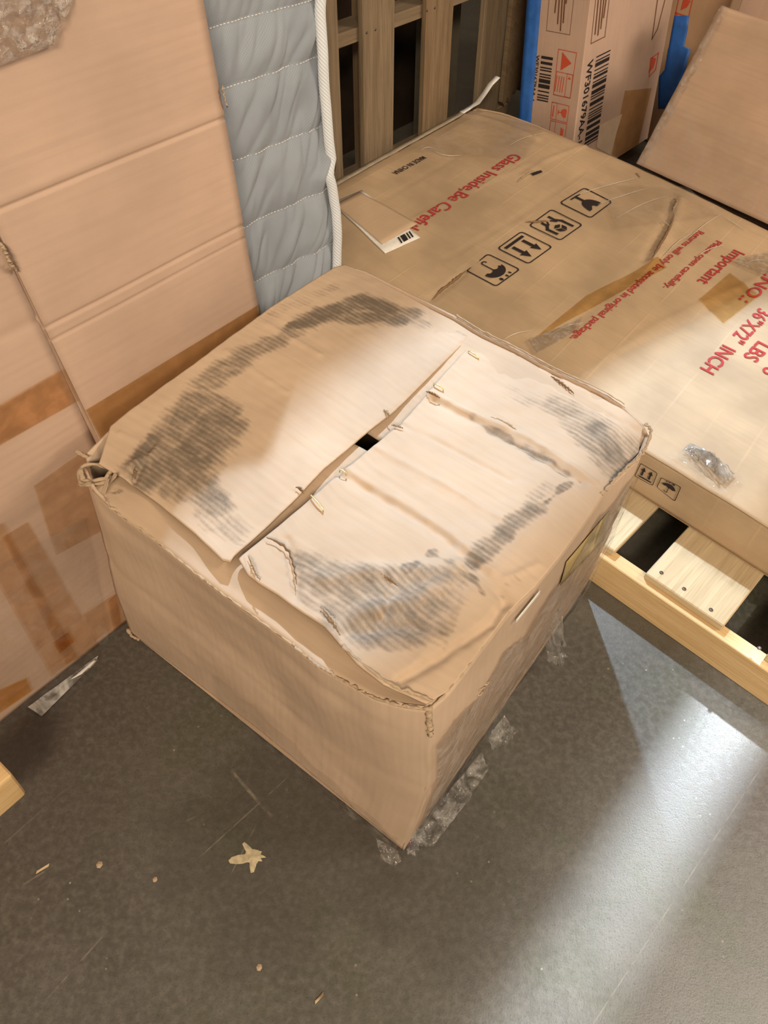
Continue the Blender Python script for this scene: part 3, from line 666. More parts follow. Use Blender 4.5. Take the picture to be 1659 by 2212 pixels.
# label edge, brown tape and the goods showing at the split bottom corner
def pix(P):
    d = P - CAM; z = d.dot(FWD); return CXP + FPX * d.dot(RT) / z, CYP - FPX * d.dot(UP) / z
gr_px = [(pix(p), p) for r in gr for p in r]
def onz_side(x, y, h=0):
    best = sorted(gr_px, key=lambda q: (q[0][0] - x) ** 2 + (q[0][1] - y) ** 2)[:4]; wt = [1 / (1 + math.hypot(q[0][0] - x, q[0][1] - y)) for q in best]
    return sum((q[1] * k for q, k in zip(best, wt)), Vector((0, 0, 0))) / sum(wt) + outw * h
def side_quad(name, pts, mat, h=.003):
    q = [onz_side(x, y, h) for x, y in pts]; g = coons([q[0], q[1]], [q[3], q[2]], [q[3], q[0]], [q[2], q[1]], 8, 6); return sheet(name, g, mat, carton, .0008)
side_quad('paper_label', [(1108, 1334), (1158, 1270), (1159, 1277), (1107, 1342)], M['white'], .006)
side_quad('brown_tape', [(1218, 1212), (1312, 1100), (1300, 1165), (1205, 1262)], M['tape_olive'], .005)
g_mg = [[onz(872 + 9 * i, 1822 - 14 * j + 3 * i, .012 + .004 * j) for i in range(3)] for j in range(4)]
sheet('foam_corner', g_mg, M['magenta'], carton, .006)
for k, (x, y) in enumerate(((1035, 1478), (1030, 1492), (1042, 1470))):
    frayed('torn_patch', [onz_side(x - 6, y + 6, .006), onz_side(x + 2, y, .008), onz_side(x + 8, y - 8, .006)], .0035, 10, jit=.003)

# ------------------------------------------------------------------ tall carton leaning at the left
fb = onz(281, 1354) + Vector((-.012, .008, 0))
FL = Frame(fb, 55.5, 8.2)
tall = thing('tall_carton', FL.at(.0, 0, 0), 'tall flat cardboard carton with a split seam and tape strips beside the grey blanket', 'carton')
def seam_x(y, side):  # seam of the two flaps; wider towards the bottom
    x0, x1 = FL.uv(206, 942), FL.uv(0, 512)
    t = (y - x0[1]) / (x1[1] - x0[1]); c = lerp(x0[0], x1[0], t); wd = lerp(.010, .0035, min(1.3, max(-.6, t)))
    return c + side * wd / 2
RX = .512; TOPY = 1.42; BOTY = .0
hexa('body', FL.at(-.56, BOTY + .004, -.082), FL.d * (.56 + RX - .003), FL.u * (TOPY - .004), FL.n * .076, M['left'], tall, .003)
ys = [BOTY + TOPY * j / 60 for j in range(61)]
c1, c2 = FL.uv(250, 352)[1], FL.uv(330, 590)[1]
def crease(y, c, a, wd): return a * math.exp(-((y - c) / wd) ** 2)
def lf_disp(p, u, v):
    y = v * TOPY
    return .0035 * nz(u * 2 + 3, v * 6, 2) + crease(y, c1, -.0035, .0028) + crease(y, c1 + .012, .0012, .008) + crease(y, c2, -.0028, .0028) + crease(y, c2 - .024, -.0022, .0026) + .004 * crease(u, .9, 1, .04) * nz(v * 20)
gr1 = [[FL.at(lerp(seam_x(y, 1), RX, i / 24), y, -.002) for i in range(25)] for y in [TOPY * j / 560 for j in range(561)]]
sheet('front_flap', gr1, M['left'], tall, .004, lf_disp)
def ll_disp(p, u, v):
    y = v * TOPY; return .003 * nz(u * 3 + 9, v * 7, 5) + crease(y, FL.uv(60, 705)[1], -.004, .005) + crease(y, FL.uv(60, 1120)[1], -.003, .005)
gl1 = [[FL.at(lerp(-.56, seam_x(y, -1), i / 40), y, -.002) for i in range(41)] for y in [TOPY * j / 160 for j in range(161)]]
sheet('front_flap', gl1, M['left'], tall, .004, ll_disp)
def fl_quad(name, pts, mat, h=.0035, nu=14, nv=14, amp=.0006, parent=tall, thick=0):
    q = [FL.hit(x, y, h) for x, y in pts]; g = coons([q[0], q[1]], [q[3], q[2]], [q[3], q[0]], [q[2], q[1]], nu, nv)
    return sheet(name, g, mat, parent, thick, lambda p, u, v: amp * (1 + nz(u * 7, v * 7, h * 900)))
M['tape_l'] = tint_film('tan_film_tape', (.91, .83, .73)); M['tape_b'] = tint_film('brown_film_tape', (.78, .66, .48)); M['tape_a'] = tint_film('amber_film_tape', (.90, .70, .40))
fl_quad('packing_tape', [(-10, 878), (136, 795), (166, 866), (-10, 968)], M['tape_l'])
fl_quad('packing_tape', [(184, 886), (560, 657), (564, 690), (222, 960)], M['tape_b'], .0035)
fl_quad('packing_tape', [(-12, 884), (134, 800), (164, 868), (-12, 966)], M['tape_l'], .0042)
fl_quad('packing_tape', [(4, 1160), (58, 1128), (216, 1400), (142, 1436)], M['tape_l'], .004)
fl_quad('packing_tape', [(-60, 1165), (4, 1130), (168, 1420), (110, 1462)], M['tape_l'], .0052)
fl_quad('packing_tape', [(114, 1388), (146, 1366), (160, 1386), (128, 1412)], M['tape_a'], .006)
fl_quad('packing_tape', [(-40, 1508), (56, 1466), (68, 1494), (-30, 1560)], M['tape_a'], .005)
fl_quad('packing_tape', [(178, 1330), (250, 1282), (262, 1350), (205, 1385)], M['tape_l'], .004)
fl_quad('packing_tape', [(72, 1050), (178, 975), (250, 1130), (120, 1200)], M['tape_l'], .003)  # tint darkening a patch beside the seam
fl_quad('packing_tape', [(232, 1300), (278, 1258), (282, 1340), (246, 1366)], M['tape_l'], .005)
fl_quad('stretch_film', [(-40, 1240), (180, 1120), (236, 1392), (-40, 1560)], M['film_tape'], .008, 30, 30, .003, thick=0)
# bulging clear film near the top
g_f = [[FL.hit(x, y, .006) for x in [lerp(-60, 150 - 12 * math.cos(j * .5) - 1.8 * max(0, j - 12) ** 1.6, i / 25) for i in range(26)]] for j, y in enumerate([lerp(-60, 165, jj / 23) - 0 for jj in range(24)])]
g_f = [[FL.hit(lerp(-70, 158 - 3.2 * abs(j - 10) * (j > 10), i / 25), lerp(-70, 168 - 70 * (i / 25), j / 23), .006) for i in range(26)] for j in range(23, -1, -1)]
sheet('crumpled_film', g_f, film('wrinkled_film', .24, .75, 1.0, 34), tall, 0, lambda p, u, v: .010 * (1 + nz(u * 8, v * 8, 3) + .6 * nz(u * 20, v * 20, 5)) * min(1, 8 * (1 - u), 8 * v))
# torn bits at the seam and the nicked right-hand corner
frayed('torn_scrap', [FL.hit(2, 525, .006), FL.hit(12, 545, .012), FL.hit(22, 570, .012), FL.hit(34, 584, .004)], .006, 22, tall, jit=.003)
frayed('torn_scrap', [FL.hit(480, 185, .004), FL.hit(486, 215, .006), FL.hit(491, 232, .006)], .0035, 18, tall, jit=.002)
# clear tape tail lying out on the floor at its foot
tq = [[onz(60, 1527, .010).lerp(onz(212, 1416, .014), i / 15).lerp(onz(90, 1547, .003).lerp(onz(209, 1428, .006), i / 15), j / 7) for i in range(16)] for j in range(7, -1, -1)]
sheet('tape_tail', tq, film('clear_tail', .34, .6, .3, 14), tall, 0, lambda p, u, v: .003 * nz(u * 6, v * 4, 1))
wq = [[onz(152, 1468, .012).lerp(onz(204, 1424, .016), i / 7).lerp(onz(176, 1456, .014).lerp(onz(207, 1428, .016), i / 7), j / 3) for i in range(8)] for j in range(3, -1, -1)]
sheet('tape_tail', wq, M['strap'], tall, .0006)  # white strip: the highlight on the clear tail, put into colour

# ------------------------------------------------------------------ grey quilted blanket over something tall
FB = Frame(onz(281, 1354) + Vector((-.83, .56, 0)) * .135, 52, 7.2)
blanket = thing('moving_blanket', FB.at(.62, 0, -.06), 'grey quilted moving blanket with white binding hung upright behind the tall carton', 'blanket')
edge_px = [(690, -40), (688, 20), (691, 90), (693, 140), (700, 220), (706, 300), (712, 340), (706, 372), (714, 400), (722, 450), (725, 510), (724, 560), (722, 620), (724, 680)]
ex = [FB.uv(x, y) for x, y in edge_px]
def edge_x(y):
    for (xa, ya), (xb, yb) in zip(ex, ex[1:]):
        if yb <= y <= ya: return lerp(xb, xa, (y - yb) / (ya - yb))
    return ex[0][0] if y > ex[0][1] else ex[-1][0]
stitch = [FB.uv(x, y)[1] for x, y in ((600, 20), (600, 152), (610, 308), (625, 445), (640, 565))]; stitch.sort()
dlt = (stitch[-1] - stitch[0]) / 4; stitch = [stitch[0] - dlt * k for k in range(5, 0, -1)] + stitch + [stitch[-1] + dlt * k for k in range(1, 5)]
stitch = [s for s in stitch if .02 < s < 1.25]
BT = 1.25; X0 = .525
def q_disp(p, u, v):
    y = v * BT; ds = min(abs(y - s) for s in stitch)
    puff = .0055 * (1 - math.exp(-(ds / .020) ** 2)) - .003 * math.exp(-(ds / .004) ** 2)
    x = u * .85
    a_ = x * .85 + y * .53; c_ = -x * .53 + y * .85
    fold = (.022 * nz(c_ * 11, a_ * 3.0, 3) + .018 * (abs(nz(c_ * 17, a_ * 4.0, 9)) - .2) + .003 * nz(c_ * 36, a_ * 8, 5)) * (.55 + .45 * (1 - math.exp(-(ds / .03) ** 2)))
    return puff + fold * min(1, 20 * (1 - u) + .3)
NB = 260
gq = [[FB.at(lerp(X0, edge_x(BT * j / NB), i / 130), BT * j / NB, 0) for i in range(131)] for j in range(NB + 1)]
sheet('quilted_cloth', gq, M['quilt'], blanket, .012, q_disp)
q2 = [[FB.at(edge_x(BT * j / 80) - .006 * (i > 0), BT * j / 80, -.012 * i) for i in range(10)] for j in range(81)]
sheet('quilted_cloth', q2, M['quilt'], blanket, .006)
hexa('core', FB.at(X0 + .01, .003, -.11), FB.d * .20, FB.u * (BT - .02), FB.n * .09, M['greyboard'], blanket, .004)
# white binding down the free edge
bp_ = [FB.at(edge_x(BT * j / 120) - .006, BT * j / 120, .010 + .003 * nz(j * .15, 2)) for j in range(121)]
gb2 = []
for k in range(9):
    a = math.pi * (k / 8) - .1; gb2.append([p + FB.d * (-.013 * math.cos(a)) + FB.n * (.010 * math.sin(a)) for p in bp_])
gb2 = [list(r) for r in zip(*gb2)]
sheet('white_binding', gb2, M['binding'], blanket, .002)
for s in stitch:
    if .45 < s < 1.2:
        pts = []; xe = edge_x(s)
        n_ = int((xe - .54) / .008)
        V = []; F = []
        for i in range(n_):
            x = .54 + i * .008; c = FB.at(x, s, .0016 + q_disp(None, (x - X0) / (xe - X0), s / BT)); k = len(V)
            V += [c - FB.u * .0007, c + FB.d * .005 - FB.u * .0007, c + FB.d * .005 + FB.u * .0007, c + FB.u * .0007]; F.append((k, k + 1, k + 2, k + 3))
        tag(obj('stitching', V, F, M['white'], blanket), kind='stuff')

# ------------------------------------------------------------------ new pine pallet on the floor
ZD = .109; ZS = .090
DA = -39.0; dl_ = Vector((math.cos(rad(DA)), math.sin(rad(DA)), 0)); da_ = Vector((-dl_.y, dl_.x, 0))  # along the stringers / along the boards
S0 = onz(1275, 1256)  # foot of the near stringer beside the worn carton
near = S0 + dl_ * -.30
near = near - da_ * 0.0
pal = thing('wooden_pallet', S0 + da_ * .5, 'new pine pallet lying on the concrete under the flat printed carton', 'pallet')
for k, t in enumerate((0, .48, .96)):
    hexa('stringer', near + da_ * (t + .002) + Vector((0, 0, 0)), dl_ * 1.22, da_ * .038, Vector((0, 0, ZS)), M['pine_b'], pal, .002)
def along(px, py): return (onz(px, py, ZD) - near).dot(dl_)
b1r, b2l, b2r, b3l = along(1325, 1194), along(1395, 1238), along(1560, 1358), along(1650, 1426)
bd = (onz(1395, 1238, ZD) - near).dot(da_)
boards = [(b1r - .14, b1r), (b2l, b2r), (b3l, b3l + .14), (b3l + .21, b3l + .35)]
x = b1r - .14 - .085
while x - .10 > -.02: boards.append((x - .10, x)); x -= .185
deck = []
for a, e in boards:
    if e > 1.22: a, e = 1.12, 1.22
    bo_ = hexa('deck_board', near + dl_ * a + da_ * (bd + random.uniform(-.004, .004)) + Vector((0, 0, ZS)), da_ * 1.0, dl_ * (e - a), Vector((0, 0, ZD - ZS)), M['pine'], pal, .0025); deck.append((a, e, bo_))
for px, py in ((1429, 1237), (1478, 1272), (1536, 1317), (1640, 1400)):
    c = onz(px, py, ZD + .0008); tube('nail', [c + Vector((0, 0, -.001)), c + Vector((0, 0, .0006))], .0045, M['steel'], next((o_ for a, e, o_ in deck if a <= along(px, py) <= e), pal), 8)

# ------------------------------------------------------------------ flat printed carton on the pallet
ZC = .24
Afar = onz(1030, 228, ZC); Alf = onz(728, 392, ZC)
sd = (Afar - Alf).normalized()
F1 = onz(1412, 982, ZC); F2 = onz(1659, 1132, ZC); fd = (F2 - F1).normalized()
def isect(p, d, q, e):
    den = d.x * e.y - d.y * e.x; t = ((q.x - p.x) * e.y - (q.y - p.y) * e.x) / den; return p + d * t
NL = isect(Alf, sd, F1, fd)
LENC = 1.86
NR = NL + fd * LENC
back_pts = [Afar, onz(1090, 240, ZC), onz(1160, 266, ZC), onz(1250, 305, ZC), onz(1370, 357, ZC), onz(1500, 418, ZC), onz(1640, 488, ZC), NR + (Afar - NL) * 1.0]
flat = thing('flat_carton', Vector((.45, 1.6, ZD)), 'long flat carton printed with red lettering and black handling symbols lying on the pine pallet', 'carton')
def fc_h(x, y):
    q = Vector((x, y, 0)); d = .004 * nz(x * 3, y * 3, 8) + .0016 * nz(x * 11, y * 11, 4)
    for pts, a, wd in FCR:
        r = polydist(q, pts)
        if r < 3 * wd: d += a * math.exp(-(r / wd) ** 2)
    return d
def c2(pts): return [Vector((*onz(x, y, ZC)[:2], 0)) for x, y in pts]
FCR = [(c2([(1230, 850), (1330, 770), (1500, 690), (1659, 600)]), -.0030, .006), (c2([(930, 645), (1000, 590), (1010, 575)]), -.006, .008), (c2([(1405, 570), (1455, 480), (1470, 430)]), .008, .016),
       (c2([(1390, 560), (1440, 480), (1455, 430)]), -.007, .010), (c2([(1130, 380), (1180, 345), (1300, 300)]), .004, .008), (c2([(880, 480), (1000, 420), (1150, 350)]), .0025, .005), (c2([(960, 560), (1130, 460), (1260, 370)]), -.0025, .005),
       (c2([(1240, 830), (1420, 700), (1659, 590)]), .0025, .006), (c2([(760, 470), (1000, 330)]), -.0018, .005), (c2([(1150, 730), (1240, 700), (1400, 560)]), -.004, .014), (c2([(1000, 245), (1060, 260), (1160, 300)]), .006, .014)]
bot_pts = [NL, NL.lerp(NR, .5), NR]
g_top = coons(back_pts, bot_pts, [NL, Alf, Afar], [NR, back_pts[-1]], 190, 130)
def fc_disp(p, u, v): return fc_h(p.x, p.y) - .002 * sstep(.975, 1, v) - .008 * sstep(.965, 1, v) * sstep(.30, .15, u) - .008 * sstep(.03, 0, u) - .006 * sstep(.02, 0, v)
sheet('top_panel', g_top, M['flat'], flat, .004, fc_disp)
zb = Vector((0, 0, -1))
def wall_of(edge, name, dz0=.006):
    e = [p - Vector((0, 0, dz0)) for p in edge]; lo = [Vector((p.x, p.y, ZD + .002)) for p in edge]
    g = coons(e, lo, [lo[0], e[0]], [lo[-1], e[-1]], 60, 12)
    return sheet(name, g, M['flat'], flat, .004, lambda p, u, v: .003 * nz(u * 9, v * 2, 3) * min(1, 10 * u, 10 * (1 - u)) - .002)
fp = wall_of(bot_pts, 'front_panel'); wall_of([NR, back_pts[-1]], 'end_panel'); wall_of([Afar, Alf, NL], 'end_panel', .008); wall_of(list(reversed(back_pts)), 'back_panel', .006)
obj('bottom_panel', [Vector((p.x, p.y, ZD + .003)) for p in (NL, NR, back_pts[-1], Afar)], [(0, 1, 2, 3)], M['flat'], flat)
def ft(px, py, h=.0022):
    p = onz(px, py, ZC); return Vector((p.x, p.y, ZC + fc_h(p.x, p.y) + h))
def ftp(p, h=.0022): return Vector((p.x, p.y, ZC + fc_h(p.x, p.y) + h))
def line_place(s, e, height, h=.0022):
    """lettering on the top panel from photo point s to e; height in metres; the letters' tops point to the aisle end"""
    A, E_ = onz(*s, ZC), onz(*e, ZC); d = E_ - A; up = Vector((-d.y, d.x, 0)).normalized() * height
    return lambda x, y: ftp(A + d * x + up * y, h)
text_print('printed_text', 'Glass Inside,Be Careful', line_place((1107, 332), (878, 490), .041), M['red'], flat, .012)
text_print('printed_text', 'MADE IN CHINA', line_place((912, 338), (846, 374), .019), M['black'], flat, .02)
text_print('printed_text', 'Important', line_place((1586, 539), (1505, 608), .036), M['red'], flat, .012)
text_print('printed_text', 'Please open carefully.', line_place((1548, 519), (1432, 621), .0195), M['red'], flat, .012)
text_print('printed_text', 'Returns will only be accepted in original package.', line_place((1509, 498), (1230, 732), .021), M['red'], flat, .012)
text_print('printed_text', 'P.O.NO.:', line_place((1690, 556), (1594, 648), .036), M['red'], flat, .012)
text_print('printed_text', '36"X72"  INCH', line_place((1639, 667), (1511, 796), .037), M['red'], flat, .012)
text_print('printed_text', 'LBS', line_place((1637, 738), (1603, 771), .037), M['red'], flat, .012)
text_print('printed_text', 'o', line_place((1654, 792), (1643, 804), .037), M['red'], flat, .012)
def icon(polyl, BL, BR, TL, TR, parent=flat, surf=None, mat='black'):
    q = [onz(*c, ZC) for c in (BL, BR, TL, TR)] if surf is None else [surf(*c) for c in (BL, BR, TL, TR)]
    def pl(x, y):
        p = q[0].lerp(q[1], x).lerp(q[2].lerp(q[3], x), y); return ftp(p) if surf is None else p
    return polys('handling_symbol', polyl, pl, M[mat], parent)
frame_ = rrect(.02, .02, .98, .98, .09, .035)
arrows = frame_ + [[(.14, .12), (.86, .12), (.86, .21), (.14, .21)]] + [[(x - .05, .27), (x + .05, .27), (x + .05, .63), (x - .05, .63)] for x in (.3, .7)] + [[(x - .13, .6), (x + .13, .6), (x, .86)] for x in (.3, .7)]
glass = frame_ + [arc(.5, .80, .25, .42, 180, 360) + [(.66, .80), (.56, .66), (.60, .64), (.50, .50), (.54, .70), (.48, .71), (.44, .80)]] + [[(.46, .14), (.54, .14), (.54, .42), (.46, .42)], [(.32, .10), (.68, .10), (.68, .15), (.32, .15)]]
umb = frame_ + [arc(.5, .52, .34, .30, 0, 180) + [(.22, .56), (.27, .50), (.33, .56), (.42, .56), (.5, .50), (.58, .56), (.67, .56), (.73, .50), (.78, .56)]] + stroke([(.5, .55), (.5, .2)] + arc(.43, .2, .07, .07, 0, -180, 8), .035) + [arc(.30, .885, .03, .05, 0, 360, 8)[:-1], arc(.45, .91, .03, .05, 0, 360, 8)[:-1], arc(.66, .90, .05, .06, 0, 360, 8)[:-1]]
hands = frame_ + [[(.38, .60), (.5, .68), (.5, .84), (.38, .75)], [(.53, .68), (.66, .60), (.66, .75), (.53, .84)], [(.40, .56), (.52, .49), (.65, .56), (.52, .64)]] + stroke([(.24, .82), (.24, .50), (.34, .34), (.34, .18)], .08) + stroke([(.80, .74), (.80, .46), (.68, .36), (.68, .22)], .08) + stroke([(.36, .42), (.44, .30)], .05) + stroke([(.62, .36), (.56, .28)], .05)
icon(umb, (1054, 547), (1005, 583), (1125, 583), (1072, 620)); icon(arrows, (1126, 499), (1073, 536), (1195, 534), (1142, 572))
icon(hands, (1191, 452), (1141, 487), (1260, 487), (1211, 521)); icon(glass, (1262, 405), (1207, 439), (1324, 437), (1276, 473))
# the same small symbols on the front panel
ff_n = fd.cross(Vector((0, 0, 1))).normalized()
def on_ff(px, py):
    d = ray(px, py); o = F1 + ff_n * .0035; return CAM + d * ((o - CAM).dot(ff_n) / d.dot(ff_n))
icon(arrows, (1370, 1028), (1410, 1050), (1384, 1000), (1421, 1022), flat, on_ff); icon(umb, (1418, 1052), (1458, 1084), (1428, 1031), (1472, 1052), flat, on_ff)
# strap, label with a kraft sheet over it, tape, tears, film
stp = resample([onz(724, 400, ZC), onz(880, 312, ZC), onz(960, 268, ZC), onz(1005, 243, ZC)], 30)
stp = [ftp(p, .003) for p in stp] + [Afar + Vector((-.02, -.04, .012)), onz(1032, 222, .275), onz(1048, 200, .31), onz(1060, 182, .34), onz(1076, 166, .362)]
ribbon('strap', stp[:30], dl_, .020, M['strap_dull'], flat, .0010)
ribbon('strap_tail', stp[28:], dl_, .020, M['strap'], flat, .0012)
def top_quad(name, pts, mat, h=.003, nu=16, nv=12, thick=.0008, amp=0.0):
    q = [onz(x, y, ZC) for x, y in pts]; g = coons([q[0], q[1]], [q[3], q[2]], [q[3], q[0]], [q[2], q[1]], nu, nv)
    g = [[ftp(p, h) for p in r] for r in g]; return sheet(name, g, mat, flat, thick, (lambda p, u, v: amp * (1 + nz(u * 9, v * 7, h * 500))) if amp else None)
lab = top_quad('paper_label', [(718, 440), (782, 412), (908, 516), (832, 550)], M['white'], .003)
for k, (a, b_) in enumerate(((.30, .36), (.42, .62), (.68, .74), (.80, .86))):
    A_, B_ = onz(852, 538, ZC).lerp(onz(900, 512, ZC), a), onz(852, 538, ZC).lerp(onz(900, 512, ZC), b_); up_ = (onz(840, 520, ZC) - onz(852, 538, ZC)) * .7
    obj('label_print', [ftp(A_, .0050), ftp(B_, .0050), ftp(B_ + up_, .0050), ftp(A_ + up_, .0050)], [(0, 1, 2, 3)], M['black'], lab)
top_quad('kraft_sheet', [(722, 446), (776, 418), (902, 488), (826, 532)], M['kraft'], .0062)
top_quad('packing_tape', [(1508, 650), (1576, 592), (1640, 640), (1562, 700)], M['tape'], .0030, thick=0)
top_quad('packing_tape', [(1150, 735), (1268, 640), (1420, 560), (1440, 580)], M['tape'], .0030, thick=0)
def ftear(pts, r, mat='torn'):
    torn_line(smooth_poly([ft(x, y, .003) for x, y in pts], 30), r * 1.8, int(pts[0][0]), flat, .006)
ftear([(935, 645), (960, 620), (990, 600), (1008, 580)], .006); ftear([(1405, 568), (1425, 540), (1452, 490), (1455, 465)], .006); ftear([(1452, 462), (1465, 440), (1455, 428)], .005)
ftear([(1118, 395), (1145, 376), (1165, 370)], .004); ftear([(1135, 480), (1160, 482), (1185, 478)], .0045); ftear([(1372, 375), (1382, 385)], .005)
obj('tear_shade', [ft(1146, 377, .0035), ft(1168, 370, .0035), ft(1172, 374, .0035), ft(1152, 381, .0035)], [(0, 1, 2, 3)], M['black'], flat)  # black quad paints the darkness inside the tear
top_quad('stretch_film', [(1010, 250), (1180, 275), (1130, 350), (900, 330)], M['film_tape'], .007, 34, 24, 0, .004)
top_quad('stretch_film', [(1290, 400), (1480, 410), (1560, 470), (1330, 500)], M['film_tape'], .007, 34, 24, 0, .004)
top_quad('stretch_film', [(1140, 740), (1260, 690), (1250, 720), (1160, 770)], M['film_crumple'], .006, 24, 12, 0, .004)
top_quad('stretch_film', [(1600, 560), (1680, 545), (1700, 620), (1580, 570)], M['film_crumple'], .006, 20, 12, 0, .004)
top_quad('stretch_film', [(1440, 985), (1520, 975), (1600, 1040), (1560, 1080)], M['film_tape'], .008, 30, 20, 0, .005)
M['glint'] = flat_mat('film_glare', (.66, .62, .56), .2, .6, .05, 60)  # pale colour paints the glare on crinkled film
for k, pl in enumerate((((1240, 425), (1300, 405), (1380, 385)), ((1290, 444), (1345, 424), (1400, 408)), ((1330, 474), (1390, 440), (1445, 424)), ((1478, 524), (1520, 486), (1562, 462)), ((1428, 562), (1462, 524), (1500, 502)), ((1186, 726), (1222, 704), (1262, 700)), ((1596, 578), (1630, 562), (1665, 566)), ((925, 322), (960, 340), (1000, 338)), ((1092, 322), (1130, 300), (1182, 290)), ((1500, 560), (1528, 540), (1570, 530)), ((1080, 740), (1110, 722), (1150, 716)), ((1560, 470), (1610, 500)), ((905, 330), (925, 318), (948, 330)), ((1420, 470), (1450, 500)))):
    q = smooth_poly([ft(x, y, .0045) for x, y in pl], 14); tube('glare_line', [p + Vector((0, 0, .002 * abs(nz(i, k)))) for i, p in enumerate(q)], [.0011 * math.sin(math.pi * (i + .5) / 14) for i in range(14)], M['glint'], flat, 5)
wad = []
for j in range(16):
    wad.append([onz(1490, 975, ZC).lerp(onz(1585, 1045, ZC), i / 15) + Vector((0, 0, .006 + .045 * math.sin(math.pi * i / 15) * abs(math.sin(j * .8 + i * .5)) * (1 - j / 20))) + dl_ * (-.01) + da_ * (.04 * (j / 15 - .5) + .012 * nz(i * .7, j * .6)) for i in range(16)])
sheet('crumpled_film', wad, M['film_crumple'], flat, 0)

# ------------------------------------------------------------------ upright weathered pallet at the back
FP = Frame(Alf + Vector((-.83, .56, 0)) * .055, 54.5, 4.5)
up_p = thing('wooden_pallet', FP.at(.5, 0, 0) * 1.0, 'weathered wooden pallet standing upright behind the end of the flat carton', 'pallet')
up_p.location.z = 0
drop = FP.o.z / FP.u.z
def slat(x0, x1, y0=None, y1=.95, mat='old2', jag=False):
    y0 = -drop + .004 if y0 is None else y0
    if not jag: hexa('slat', FP.at(x0, y0, -.02), FP.d * (x1 - x0), FP.u * (y1 - y0), FP.n * .02, M[mat], up_p, .002, jit=.0015)
    else:
        n = 14; lo = [FP.at(lerp(x0, x1, i / n), y0 + .05 * abs(nz(i * .6, 3)) + .03 * (i % 3 == 0) + .05 * (i / n), 0) for i in range(n + 1)]; hi = [FP.at(lerp(x0, x1, i / n), y1, 0) for i in range(n + 1)]
        sheet('slat', coons(hi, lo, [lo[0], hi[0]], [lo[-1], hi[-1]], n + 1, 12), M[mat], up_p, .018, smooth=False)
def fx(px, py): return FP.uv(px, py)[0]
slat(fx(740, 320) - .13, fx(740, 320)); slat(fx(788, 330), fx(850, 310)); slat(fx(912, 275), fx(966, 262), mat='old'); slat(fx(1030, 225), fx(1082, 150))
slat(fx(1098, 100), fx(1147, 100), FP.uv(1100, 230)[1], .95, 'old', True)
sy = FP.uv(800, 88)[1]
for y in (sy, sy - .45 if sy - .45 > -drop else -drop + .02, sy + .40):
    hexa('stringer', FP.at(-.12, y, -.115), FP.d * 1.22, FP.u * .038, FP.n * .094, M['old2'], up_p, .002)
for y in (sy + .005, ):
    for xx in (.0, .235, .53, .80):
        for dx in (-.02, .02):
            c = FP.at(xx + dx, y + .02, .0002); tube('nail', [c, c + FP.n * .001], .004, M['steel'], up_p, 6)
for x0, x1 in ((.10, .26), (.5, .62)):
    hexa('back_board', FP.at(x0 - .2, -drop + .01, -.135), FP.d * .1, FP.u * 1.1, FP.n * .018, M['old'], up_p, .002)
bkg = thing('dark_backing', FP.at(.45, -drop, -.5), 'dark brown crate added to darken the gaps of the upright pallet', 'backing')
bkg.location.z = 0  # unseen block added so the gaps between the slats look black
hexa('body', FP.at(-.6, -drop + .002, -.95), FP.d * 1.75, FP.u * 1.5, FP.n * .55, M['gapshade'], bkg, .004)
hexa('backing_cap', FP.at(-.61, -drop + 1.502, -.96), FP.d * 1.77, FP.u * .03, FP.n * .57, M['gapshade'], bkg, .004)
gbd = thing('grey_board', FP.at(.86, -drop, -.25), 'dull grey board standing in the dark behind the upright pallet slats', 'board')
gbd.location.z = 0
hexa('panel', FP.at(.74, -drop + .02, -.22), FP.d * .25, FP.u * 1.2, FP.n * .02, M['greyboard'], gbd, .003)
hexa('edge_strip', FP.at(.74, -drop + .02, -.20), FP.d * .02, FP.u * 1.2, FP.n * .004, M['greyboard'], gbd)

# ------------------------------------------------------------------ barcoded carton standing in the corner
Mw = onz(1240, 300, ZC) + ray(1240, 300) * .05
FR = Frame(Mw, 54, 8)                       # broad face, running away from the aisle
Wd, Dp, Ht = .235, .64, .86
nb_ = -FR.n                                 # narrow face runs this way from the shared edge
bz = Mw.z / FR.u.z
base_off = -(Mw.z + (nb_ * Wd).z) / FR.u.z + .001
wf = thing('barcoded_carton', FR.at(.2, 0, -Wd / 2), 'tan carton with black barcodes, red warning boxes and a blue tape edge', 'carton')
wf.location.z = 0
hexa('body', FR.at(0, base_off, -Wd), FR.d * Dp, FR.u * (Ht - base_off), FR.n * Wd, M['wf'], wf, .003)
class Nar:  # the narrow face: x along towards the shared edge (0 at the edge, negative to the left)
    def hit(s, px, py, h=0):
        nn = -FR.d; d = ray(px, py); o = Mw + nn * h; return CAM + d * ((o - CAM).dot(nn) / d.dot(nn))
    def uv(s, px, py): P = s.hit(px, py) - Mw; return P.dot(FR.n), P.dot(FR.u)
    def at(s, x, y, h=0): return Mw + FR.n * x + FR.u * y - FR.d * h
NF = Nar()
def vprint(face, body, s, e, hgt, mat, h=.0015, name='printed_text'):
    """lettering that reads downwards on an upright face, letter tops to the right"""
    a, b2 = face.uv(*s), face.uv(*e)
    return text_print(name, body, lambda x, y: face.at(lerp(a[0], b2[0], x) + y * hgt, lerp(a[1], b2[1], x), h), M[mat], wf, .02)
def barcode(face, s, e, wd, seed):
    a, b2 = face.uv(*s), face.uv(*e); rnd = random.Random(seed); x = 0; L = a[1] - b2[1]; out = []
    while x < L:
        k = rnd.choice((1, 1, 2, 3)) * .0042; out.append([(0, x), (wd, x), (wd, min(L, x + k)), (0, min(L, x + k))]); x += k + rnd.choice((1, 1, 2)) * .0042
    polys('barcode', out, lambda u, v: face.at(lerp(a[0], b2[0], v / L) + u, a[1] - v, .0015), M['black'], wf)
